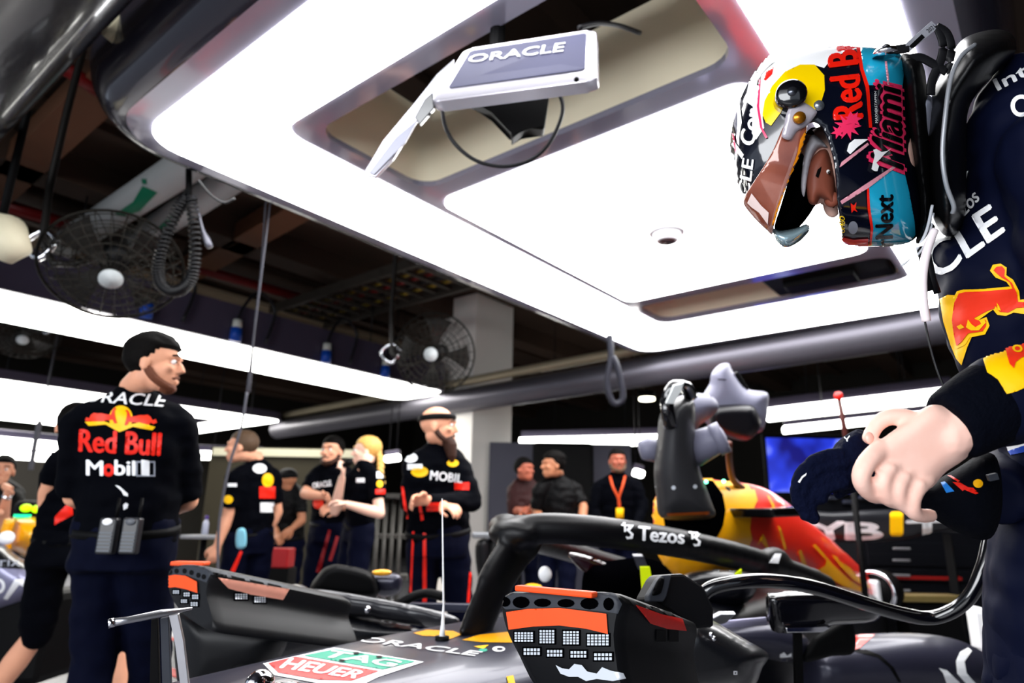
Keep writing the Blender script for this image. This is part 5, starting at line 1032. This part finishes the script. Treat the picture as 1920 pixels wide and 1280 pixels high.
legs = [(hipL, Vector((hipL.x, hipL.y, .52)) - HR * .02, Vector((hipL.x, hipL.y, .07))), (hipR, Vector((hipR.x, hipR.y, .52)) - HR * .02, Vector((hipR.x, hipR.y, .07)))]
for a, b, c in legs: limb(bm, [a, b, c], [.08, .055, .04])
rbody('body', bm, M_hand, dr, .0034, 2)
for x, y in ((1634, 812), (1651, 927), (1738, 966)): pass
bm = bmesh.new(); ball(bm, W(1630, 821, .906), (.0062, .0035, .0085), axes(HF)); obj('thumb_nail', bm, mat('nail', 'f6b8a6', .25), dr)
# --- race suit: torso, hips and legs, upper arm and forearm sleeves
TO = W(1950, 650, 1.2)
bm = bmesh.new()
torso = [(1744, 455), (1752, 520), (1764, 590), (1782, 655), (1806, 705), (1838, 760), (1866, 820), (1882, 900), (1858, 980), (1846, 1040), (1843, 1120), (1846, 1200), (1852, 1300), (1980, 1340), (2120, 1300), (2160, 1000), (2180, 600), (2120, 300), (2020, 150), (1920, 98), (1872, 130), (1835, 180), (1812, 240), (1806, 320), (1806, 390), (1785, 440)]
puff(bm, torso, TO, None, T=.16, Rr=.17, h=.02)
limb(bm, [hl_ + CB * .0, W(2040, 500, .99), el_], [.082, .074, .066])
suit = rbody('race_suit', bm, M_suit, dr, .0085, 4, .006, 11)
bm = bmesh.new()
for a, b, c in legs:
    limb(bm, [a, a.lerp(b, .5), b], [.11, .1, .085]); tube(bm, [b, b.lerp(c, .5), c + UP * .02], [.085, .075, .07], 16)
rbody('suit_legs', bm, M_suit, dr, .014, 3, .01, 7)
bm = bmesh.new()
tube(bm, [W(2080, 700, .98), W(2000, 715, .95), W(1930, 735, .93), W(1870, 755, .915), W(1830, 772, .91)], [(.062, .062), (.064, .062), (.066, .062), (.062, .056), (.052, .046)], 22, CU); ball(bm, W(2080, 700, .98), .066)
slv = rbody('sleeve', bm, M_suit, dr, .007, 3, .004, 14)
bm = bmesh.new(); tube(bm, [W(1868, 752, .915), W(1845, 764, .912), W(1815, 782, .908), W(1790, 797, .905), W(1781, 802, .904)], [(.058, .05), (.056, .05), (.053, .046), (.050, .042), (.046, .038)], 26, CU); cuff = rbody('knit_cuff', bm, M_knit, dr, .0045, 2)
for c in legs:
    bm = bmesh.new(); ball(bm, c[2] - HR * .07 - UP * .03, (.046, .13, .04), axes(-HR)); obj('boot', bm, M_shoe, dr)
bm = bmesh.new(); tube(bm, [W(1900, 320, 1.32), W(1990, 620, 1.36), W(1985, 800, 1.36), W(1900, 900, 1.18), W(1862, 930, 1.08)], [.075, .07, .065, .055, .048], 18); rbody('far_sleeve', bm, M_suit, dr, .01, 3, .004)
# --- prints on the suit
decal('bull_patch_sun', suit, [[[(1763, 560), (1778, 552), (1795, 553), (1830, 552), (1830, 600), (1826, 625), (1815, 650), (1804, 684), (1794, 672), (1783, 645), (1770, 603)]]], M_yellow, suit, 3, .0012)
decal('bull_outline', suit, [[[(1786, 562), (1796, 545), (1808, 542), (1845, 541), (1880, 538), (1893, 537), (1886, 528), (1866, 520), (1856, 508), (1862, 497), (1876, 495), (1887, 502), (1886, 516), (1900, 525), (1910, 544), (1912, 562), (1930, 560), (1930, 590), (1900, 586), (1886, 592), (1870, 590), (1862, 580), (1855, 585), (1835, 600), (1850, 594), (1856, 610), (1848, 626), (1820, 632), (1812, 645), (1795, 654), (1786, 630)]]], M_yellow, suit, 3, .002)
decal('charging_bull', suit, [[[(1792, 566), (1800, 549), (1812, 546), (1850, 545), (1888, 542), (1897, 540), (1892, 529), (1874, 518), (1862, 508), (1868, 501), (1878, 500), (1883, 506), (1882, 518), (1896, 530), (1905, 546), (1908, 566), (1930, 566), (1930, 576), (1905, 577), (1890, 586), (1874, 584), (1866, 572), (1864, 578), (1852, 582), (1828, 596), (1836, 600), (1850, 600), (1850, 610), (1844, 620), (1818, 624), (1806, 640), (1797, 648), (1792, 628), (1788, 600)]]], M_redor, suit, 2.5, .003)
for L in ([(1815, 612), (1818, 598), (1824, 606), (1832, 612), (1842, 606), (1838, 600), (1846, 596), (1850, 604), (1838, 618), (1824, 618)], [(1798, 610), (1806, 606), (1812, 612), (1803, 616)], [(1868, 566), (1872, 572), (1876, 582), (1870, 580)]): decal('bull_line', suit, [[L]], M_yellow, suit, 2, .004)
word('chest_lettering', suit, 'CLE', [(1757, 527), (1885, 434), (1856, 383), (1727, 468)], M_prwhite, suit, 0, .04, 3, .0015)
word('chest_lettering', suit, 'zos', [(1811, 405), (1839, 374), (1829, 359), (1802, 390)], M_prwhite, suit, 0, .05, 2, .0015)
decal('orange_print', suit, [[[(1800, 283), (1808, 276), (1813, 300), (1808, 312), (1801, 308)]]], M_yellow, suit, 2)
decal('orange_print', suit, [[[(1803, 325), (1807, 316), (1809, 320), (1806, 345), (1803, 345)]]], M_yellow, suit, 2); decal('chest_mark', suit, [[[(1812, 322), (1817, 320), (1812, 342), (1808, 342)]]], M_prwhite, suit, 2)
word('shoulder_lettering', suit, 'Intel', [(1873, 171), (1965, 122), (1957, 100), (1863, 151)], M_prwhite, suit, 0, .06, 3, .0015)
decal('shoulder_ring', suit, [[disc(1915, 199, 20, 21), disc(1915, 199, 12, 13)]], M_prwhite, suit, 3)
decal('flag_red', suit, [[[(1882, 817), (1925, 804), (1925, 817), (1886, 829)]]], M_red, suit, 3); decal('flag_white', suit, [[[(1886, 829), (1925, 817), (1925, 833), (1891, 845)]]], M_prwhite, suit, 3); decal('flag_blue', suit, [[[(1891, 845), (1925, 833), (1925, 846), (1896, 853)]]], mat('flag_blue_print', '1c46b0', .5), suit, 3)
decal('sleeve_sun', slv, [[[(1844, 674), (1852, 664), (1880, 646), (1905, 625), (1930, 610), (1930, 722), (1905, 734), (1882, 740), (1872, 722), (1852, 700)]]], M_yellow, slv, 3, .0012)
decal('sleeve_bull', slv, [[[(1886, 650), (1902, 640), (1930, 622), (1930, 668), (1915, 672), (1904, 680), (1900, 692), (1892, 684), (1888, 668)]]], M_redor, slv, 3, .0025)
decal('bull_line', slv, [[disc(1908, 658, 9, 7), disc(1908, 658, 5, 4)]], M_yellow, slv, 2, .004)
# --- collar, neck support
bm = bmesh.new(); puff(bm, [(1752, 165), (1741, 215), (1736, 273), (1738, 332), (1745, 390), (1756, 424), (1774, 444), (1795, 436), (1808, 405), (1812, 350), (1811, 270), (1816, 205), (1840, 165), (1876, 128), (1905, 95), (1900, 66), (1872, 55), (1830, 62), (1800, 78), (1778, 115)], W(1790, 270, 1.16), None, T=.12, Rr=.06, h=.010); rbody('neck_support', bm, mat('satin_black', '060608', .38, 0, .1, 20, spec=.35), dr, .004, 8)
bm = bmesh.new(); tube(bm, smooth_path([W(1828, 84, 1.06), W(1800, 108, 1.045), W(1782, 150, 1.04), W(1772, 220, 1.035), W(1767, 290, 1.035), W(1774, 345, 1.035), W(1788, 385, 1.035), W(1786, 400, 1.04)], 6), .0035, 8); obj('support_ridge', bm, mat('ridge_grey', '8a8d92', .25, .2), dr)
bm = bmesh.new(); puff(bm, [(1718, 180), (1750, 184), (1752, 220), (1745, 262), (1722, 262)], W(1735, 230, 1.16), None, T=.075, Rr=.04); obj('neck_sock', bm, mat('grey_knit', 'a9adc0', .9, 0, .3, 80), dr)
# --- helmet
HO = W(1560, 275, HB)
full = [(1447, 100), (1485, 92), (1540, 87), (1600, 87), (1655, 92), (1692, 104), (1702, 140), (1708, 200), (1716, 280), (1726, 340), (1732, 390), (1726, 432), (1704, 455), (1650, 462), (1583, 458), (1500, 452), (1440, 436), (1402, 390), (1378, 340), (1368, 290), (1372, 240), (1388, 185), (1415, 135)]
hel_o = [(1447, 100), (1485, 92), (1540, 87), (1600, 87), (1655, 92), (1692, 104), (1702, 140), (1708, 200), (1716, 280), (1726, 340), (1732, 390), (1726, 432), (1704, 455), (1650, 462), (1584, 457), (1578, 432), (1572, 400), (1568, 360), (1564, 310), (1552, 262), (1534, 232), (1515, 232), (1500, 255), (1484, 300), (1466, 350), (1450, 400), (1440, 430), (1420, 408), (1402, 386), (1380, 340), (1368, 290), (1372, 240), (1388, 185), (1415, 135)]
M_hel = mat('helmet_black_navy', '070a18', .12, 0, .1, 10, coat=1)
bm = bmesh.new(); puff(bm, hel_o, HO, None, T=.122, Rr=.135, h=.0075, full=full, keep=3); hel = rbody('helmet', bm, M_hel, dr, .0032, 5)
liner = [(1452, 430), (1464, 385), (1484, 320), (1500, 270), (1520, 240), (1540, 246), (1556, 280), (1570, 330), (1576, 400), (1566, 392), (1545, 380), (1530, 384), (1518, 402), (1500, 424), (1475, 440)]
bm = bmesh.new(); puff(bm, liner, W(1520, 340, HB + .02), None, T=.07, Rr=.03, h=.008); obj('helmet_liner', bm, M_void, dr)
bm = bmesh.new(); puff(bm, [(1506, 300), (1514, 268), (1526, 252), (1552, 276), (1536, 276), (1522, 296), (1514, 330), (1508, 368), (1502, 350)], W(1522, 300, HB - .066), None, T=.018, Rr=.02, h=.004); obj('balaclava', bm, mat('balaclava_white', 'c9c6cc', .9, 0, .2, 80), dr)
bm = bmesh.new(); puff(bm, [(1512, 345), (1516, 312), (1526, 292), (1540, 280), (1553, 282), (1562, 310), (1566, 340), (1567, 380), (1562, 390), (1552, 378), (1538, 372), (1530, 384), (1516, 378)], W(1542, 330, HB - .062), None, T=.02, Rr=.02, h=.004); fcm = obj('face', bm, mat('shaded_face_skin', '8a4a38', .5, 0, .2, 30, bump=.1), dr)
decal('eyebrow', fcm, [[[(1529, 330), (1533, 318), (1540, 312), (1538, 322), (1534, 334)]]], M_dk_hair, fcm, 1.5, .001)
bm = bmesh.new(); ball(bm, W(1553, 322, HB - .081), (.0042, .003, .0036)); e_ = obj('eye', bm, M_eye, dr); bm = bmesh.new(); ball(bm, W(1555, 323, HB - .084), .0024); obj('iris', bm, M_iris, e_)
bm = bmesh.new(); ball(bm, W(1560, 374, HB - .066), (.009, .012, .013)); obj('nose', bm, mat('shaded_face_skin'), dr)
M_hw = mat('helmet_white', 'ffffff', .25, 0, .01, 5, coat=.5); M_hy = mat('helmet_yellow', 'ffd400', .15, 0, .04, 5, coat=1); M_hb = mat('helmet_cyan', '22b4dc', .15, 0, .15, 5, coat=1)
M_hr = mat('helmet_red', 'f01c0c', .2, 0, .05, 5, coat=.5); M_hp = mat('helmet_pink', 'ff3468', .2, 0, .1, 5, coat=.5); M_hk = mat('helmet_black', '020204', .2, 0, .05, 5, coat=.5)
D = lambda n, L, m, h=3, off=.0006: decal(n, hel, L, m, hel, h, off)
D('white_crown', [[[(1405, 150), (1425, 110), (1447, 92), (1500, 80), (1612, 80), (1606, 92), (1580, 100), (1558, 112), (1545, 128), (1525, 122), (1490, 126), (1462, 150), (1440, 180), (1430, 220), (1433, 240), (1418, 262), (1410, 250), (1412, 200), (1398, 190)]]], M_hw)
D('yellow_disc', [[[(1430, 215), (1434, 190), (1448, 162), (1472, 135), (1500, 122), (1527, 122), (1545, 142), (1546, 170), (1538, 196), (1524, 210), (1506, 206), (1478, 196), (1462, 214), (1446, 236), (1436, 230)]]], M_hy, 3, .001)
D('red_flash', [[[(1433, 150), (1438, 135), (1451, 127), (1448, 140), (1436, 152)]]], M_hr, 2, .0014)
D('black_flash', [[[(1416, 142), (1425, 130), (1458, 113), (1440, 128), (1428, 140), (1424, 162), (1420, 160), (1422, 146)]]], M_hk, 2, .0014)
D('cyan_panel', [[[(1613, 89), (1650, 90), (1690, 102), (1694, 140), (1690, 175), (1660, 160), (1628, 160), (1618, 130)]]], M_hb)
D('cyan_panel', [[[(1627, 350), (1676, 312), (1694, 318), (1704, 360), (1714, 415), (1716, 440), (1702, 456), (1660, 462), (1632, 460), (1634, 426), (1628, 390)]]], M_hb)
for L in ([(1605, 90), (1612, 90), (1618, 130), (1628, 160), (1634, 240), (1628, 240), (1622, 165), (1612, 132)], [(1624, 350), (1628, 350), (1631, 390), (1637, 426), (1634, 458), (1630, 458), (1632, 426), (1626, 390)], [(1575, 452), (1582, 444), (1600, 448), (1628, 446), (1628, 460), (1584, 462)]): D('red_edging', [[L]], M_hr, 2.5, .0014)
for L in ([(1573, 314), (1577, 304), (1625, 268), (1628, 272), (1577, 312)], [(1575, 376), (1624, 344), (1676, 310), (1678, 314), (1628, 352), (1578, 382)], [(1658, 116), (1662, 116), (1666, 160), (1662, 160)]): D('pink_stripe', [[L]], mat('pink_white', 'f8a8b8', .2, 0, .4, 40), 2.5, .0016)
word('helmet_lettering', hel, 'Red Bu', [(1617, 220), (1605, 70), (1549, 78), (1563, 224)], M_hr, hel, 0, .05, 3, .0016)
word('helmet_lettering', hel, 'Miami', [(1696, 322), (1690, 152), (1636, 156), (1626, 312)], M_hp, hel, .35, .10, 3, .0014); word('helmet_lettering', hel, 'Miami', [(1692, 318), (1686, 157), (1640, 160), (1630, 308)], M_hk, hel, .35, .035, 3, .0022)
word('helmet_lettering', hel, 'MAXVERSTAPPEN', [(1644, 231), (1641, 172), (1637, 172), (1639, 231)], M_hw, hel, 0, .01, 2, .002)
word('helmet_lettering', hel, 'rNext', [(1674, 460), (1673, 366), (1640, 366), (1642, 462)], M_hk, hel, 0, .05, 3, .0016)
word('helmet_lettering', hel, 'UMBO', [(1584, 434), (1583, 404), (1575, 404), (1576, 434)], M_hy, hel, .2, .03, 2, .002)
word('helmet_lettering', hel, 'Cor', [(1414, 275), (1426, 208), (1400, 202), (1388, 266)], M_hw, hel, 0, .06, 3, .0014)
word('helmet_lettering', hel, 'CLE', [(1406, 372), (1414, 300), (1394, 296), (1384, 362)], M_hw, hel, 0, .04, 3, .0014)
for L in ([(1383, 205), (1388, 190), (1392, 230), (1386, 262), (1384, 240)], [(1372, 270), (1378, 265), (1396, 290), (1392, 298)]): D('white_stripe', [[L]], M_hw, 2.5, .0014)
for L in ([(1424, 150), (1427, 150), (1424, 200), (1430, 240), (1440, 258), (1436, 260), (1426, 240), (1420, 200)], [(1374, 250), (1377, 250), (1384, 290), (1381, 292)]): D('pink_stripe', [[L]], M_hp, 2.5, .0016)
def star(x, y, r0, r1, n): return [(x + (r1 if k % 2 else r0) * math.cos(PI * k / n + .3), y + (r1 if k % 2 else r0) * math.sin(PI * k / n + .3)) for k in range(2 * n)]
D('pink_palm', [[star(1588, 238, 12, 26, 9)]], M_hp, 2, .002); D('pink_palm', [[star(1598, 225, 8, 17, 7)]], M_hp, 2, .0024); D('pink_palm', [[star(1570, 248, 6, 14, 6)]], M_hp, 2, .0022)
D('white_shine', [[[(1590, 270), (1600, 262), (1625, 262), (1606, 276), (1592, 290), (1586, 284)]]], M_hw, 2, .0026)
D('cat_emblem', [[[(1668, 279), (1660, 284), (1650, 286), (1640, 280), (1634, 282), (1637, 292), (1634, 305), (1631, 318), (1637, 322), (1642, 322), (1645, 312), (1640, 306), (1648, 298), (1655, 290)]]], M_hw, 2, .003)
D('red_mark', [[[(1594, 380), (1600, 384), (1605, 378), (1603, 390), (1607, 396), (1600, 393), (1596, 398)]]], M_hr, 2, .002); D('grey_crest', [[disc(1599, 425, 9, 12)]], mat('grey_print', '8f94a0', .5), 2, .002)
bm = bmesh.new(); pv = W(1483, 178, HB - .128); ax = (CB - CR * .25 + CU * .15).normalized(); tube(bm, [pv - ax * .03, pv + ax * .006, pv + ax * .010], [.0225, .0225, .018], 28); pvo = obj('visor_pivot', bm, M_blackgloss, hel); bm = bmesh.new(); tube(bm, [pv + ax * .009, pv + ax * .0125], .007, 16); obj('pivot_screw', bm, mat('screw_metal', '62656e', .25, .9), pvo)
# visor, raised
M_vis = mat('tinted_visor', '5c1c12', .07, .1, .35, 14, coat=1, alpha=.92, col2='b86a50')
VO = W(1450, 330, HB - .04)
bm = bmesh.new(); puff(bm, [(1492, 205), (1512, 214), (1512, 245), (1500, 290), (1482, 330), (1464, 380), (1452, 420), (1448, 440), (1438, 432), (1420, 415), (1397, 388), (1394, 372), (1410, 345), (1428, 318), (1450, 280), (1470, 235)], HO, None, T=.127, Rr=.135, h=.006, full=[(1560 + (x - 1560) * 1.10 , 275 + (y - 275) * 1.10) for x, y in full]); vis = rbody('visor', bm, M_vis, hel, .0022, 5)
decal('tear_off_strip', vis, [[[(1400, 300), (1412, 292), (1440, 248), (1462, 206), (1482, 200), (1480, 218), (1468, 232), (1464, 250), (1440, 276), (1424, 298), (1414, 303)]]], M_hw, vis, 3, .0012)
word('visor_lettering', vis, 'Mobil', [(1420, 289), (1444, 262), (1440, 255), (1416, 281)], mat('flag_blue_print', '1c46b0', .5), vis, 0, .03, 2, .002)
decal('orange_rim', vis, [[[(1512, 240), (1514, 250), (1500, 292), (1478, 345), (1460, 395), (1452, 425), (1447, 422), (1456, 390), (1476, 338), (1494, 290), (1500, 262)]]], mat('amber_rim', 'ff9a18', .25, .3), vis, 3, .0012)
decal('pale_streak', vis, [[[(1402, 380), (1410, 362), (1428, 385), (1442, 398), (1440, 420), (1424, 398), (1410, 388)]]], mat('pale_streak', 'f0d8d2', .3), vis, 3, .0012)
bm = bmesh.new(); puff(bm, [(1470, 235), (1478, 205), (1500, 190), (1528, 205), (1530, 215), (1512, 236), (1494, 246), (1482, 262), (1466, 256)], W(1498, 222, HB - .130), None, T=.004, Rr=.01, h=.005); arm_ = obj('visor_arm', bm, mat('clear_arm', 'c9c2cc', .1, .1, .2, 30, coat=1, alpha=.75), hel)
bm = bmesh.new(); q = W(1497, 222, HB - .135); tube(bm, [q, q + CB * .006], .009, 18); obj('visor_screw', bm, mat('brass_screw', 'c07818', .25, .7), hel); bm = bmesh.new(); q = W(1534, 199, HB - .117); tube(bm, [q - CB * .01, q + CB * .004], .008, 16); obj('visor_screw', bm, mat('steel_screw', 'aeb6c0', .25, .8), hel)
bm = bmesh.new(); puff(bm, [(1448, 428), (1462, 432), (1490, 428), (1512, 420), (1520, 428), (1510, 442), (1492, 458), (1472, 464), (1456, 452)], W(1480, 445, HB - .04), None, T=.03, Rr=.02, h=.004); obj('visor_lower_lens', bm, mat('mirror_blue_lens', 'bfe0ea', .06, .6, .2, 8, coat=1), hel)
# helmet skirt
bm = bmesh.new(); puff(bm, [(1688, 106), (1700, 100), (1728, 116), (1738, 160), (1742, 240), (1744, 330), (1748, 400), (1738, 444), (1716, 458), (1724, 420), (1722, 360), (1708, 280), (1698, 200), (1694, 150)], W(1716, 280, HB - .01), None, T=.10, Rr=.04, h=.008); rbody('helmet_skirt', bm, M_black, hel, .004, 8)
# tether, tag, straps
bm = bmesh.new(); slab(bm, [(1696, 88), (1700, 80), (1746, 40), (1757, 50), (1752, 58), (1706, 96)], W(1726, 68, 1.1), None, .0012, .0004); tg = obj('strap_tag', bm, mat('grey_fabric_tag', '8b8c94', .7, 0, .2, 60), dr, smooth=False)
decal('tag_print', tg, [[[(1704, 87), (1728, 64), (1734, 70), (1711, 92)]]], M_black, tg, 2, .0004)
word('tag_lettering', tg, '2021', [(1741, 62), (1754, 52), (1749, 46), (1736, 56)], M_black, tg, 0, .0, 2, .0006)
for P in (((1756, 50), (1775, 62), (1784, 90), (1780, 120), (1790, 160)), ((1662, 96), (1690, 92), (1704, 90)), ((1700, 112), (1725, 108), (1750, 120), (1775, 135)), ((1756, 48), (1768, 80), (1765, 110), (1748, 150), (1745, 178))):
    bm = bmesh.new(); Q = smooth_path([W(*q, 1.10) for q in P], 5); tube(bm, Q, [(.0075, .0015)] * len(Q), 8, CU); obj('tether_strap', bm, mat('black_webbing', '0c0c10', .55, 0, .3, 90), dr)
bm = bmesh.new(); q = W(1660, 98, 1.07); tube(bm, [q - CU * .004, q + CU * .004], [.02, .016], 20); ball(bm, q + CU * .006, (.008, .008, .006)); obj('tether_anchor', bm, M_chrome, hel)
# drinks tube and radio lead
bm = bmesh.new(); Q = smooth_path([W(1752, 432, 1.02), W(1738, 470, 1.01), W(1730, 520, 1.01), W(1732, 570, 1.01), W(1737, 602, 1.01)], 6); tube(bm, Q, .0062, 12); obj('drink_tube', bm, mat('pink_white_tube', 'f2e6e8', .25), dr)
bm = bmesh.new(); tube(bm, smooth_path([W(1734, 602, 1.01), W(1742, 640, 1.0), W(1756, 690, .99), W(1776, 740, .97)], 6), .0016, 8); obj('radio_lead', bm, M_wire, dr)
bm = bmesh.new(); tube(bm, smooth_path([W(1748, 385, 1.03), W(1738, 430, 1.02), W(1722, 462, 1.02), W(1694, 496, 1.02)], 6), .0022, 8); tube(bm, smooth_path([W(1750, 400, 1.03), W(1742, 440, 1.02), W(1722, 476, 1.02), W(1690, 498, 1.02)], 6), .0018, 8); obj('ear_lead', bm, mat('clear_lead', 'c8ccd2', .15, 0, .1, 20, alpha=.7), dr)
bm = bmesh.new(); ball(bm, W(1742, 427, 1.03), .008); obj('lead_clip', bm, M_black, dr)
for P in (((1724, 462), (1734, 500), (1745, 545)), ((1738, 470), (1748, 520), (1758, 550))):
    bm = bmesh.new(); Q = [W(*q, 1.04) for q in P]; tube(bm, Q, [(.006, .002)] * 3, 8, CR); obj('chest_strap', bm, mat('black_webbing'), dr)
# --- the glove on the far hand
gl = thing('glove', 'dark navy knitted racing glove being pulled on, fingers hanging to the left', 'glove', W(1560, 890, .95))
M_gl = mat('navy_knit_glove', '050b24', .85, 0, .4, 160, bump=.35, spec=.08)
bm = bmesh.new(); GO = W(1580, 880, .95)
puff(bm, [(1602, 806), (1622, 808), (1636, 824), (1665, 850), (1700, 890), (1690, 930), (1650, 925), (1602, 922), (1574, 936), (1562, 925), (1550, 905), (1546, 880), (1550, 856), (1562, 838), (1580, 818)], GO, None, T=.028, Rr=.03, h=.008)
for P, r in ((((1575, 850), (1535, 858), (1508, 878), (1494, 905), (1494, 935), (1500, 950)), .0085), (((1580, 870), (1545, 872), (1518, 892), (1504, 920), (1506, 950), (1512, 966)), .0095), (((1575, 890), (1550, 892), (1530, 910), (1520, 935), (1520, 958), (1524, 970)), .009), (((1580, 905), (1560, 908), (1542, 920), (1538, 932)), .011)):
    Q = smooth_path([W(x, y, .928) for x, y in P], 4); limb(bm, Q, [r] * len(Q), seg=12)
gv = rbody('glove_body', bm, M_gl, gl, .0030, 1, .0016, 40)
decal('glove_stitch', gv, [[[(1496, 903), (1503, 892), (1512, 886), (1511, 890), (1504, 896), (1499, 905)]]], M_prwhite, gv, 1.5, .001)
decal('glove_stitch', gv, [[[(1584, 819), (1588, 823), (1593, 817), (1594, 819), (1590, 824), (1590, 828), (1588, 828), (1587, 824), (1583, 821)]]], M_prwhite, gv, 1.5, .001)
bm = bmesh.new(); puff(bm, [(1690, 900), (1740, 905), (1790, 880), (1840, 850), (1870, 860), (1880, 930), (1872, 985), (1850, 1012), (1800, 1000), (1750, 972), (1710, 950)], W(1790, 930, 1.0), None, T=.045, Rr=.045, h=.01); gc = obj('glove_cuff', bm, mat('glove_cuff_black', '04060e', .75, 0, .3, 80, bump=.2, spec=.06), gl)
decal('blue_label', gc, [[[(1764, 905), (1772, 903), (1789, 921), (1774, 924)]]], mat('label_blue', '1c86e8', .5), gc, 2, .001)
for L in ([(1777, 892), (1784, 892), (1800, 902), (1796, 904)], [(1786, 904), (1800, 905), (1834, 924), (1828, 926), (1808, 918), (1804, 920)], [(1806, 912), (1824, 914), (1830, 920), (1815, 918)]): decal('red_print', gc, [[L]], M_red, gc, 2, .001)
decal('orange_print', gc, [[disc(1833, 906, 9, 8)]], M_orange, gc, 2, .001)
bm = bmesh.new(); slab(bm, [(1850, 890), (1868, 886), (1872, 898), (1854, 902)], W(1860, 894, .94), None, .003, .001); obj('suit_tab', bm, M_case, gl, smooth=False)
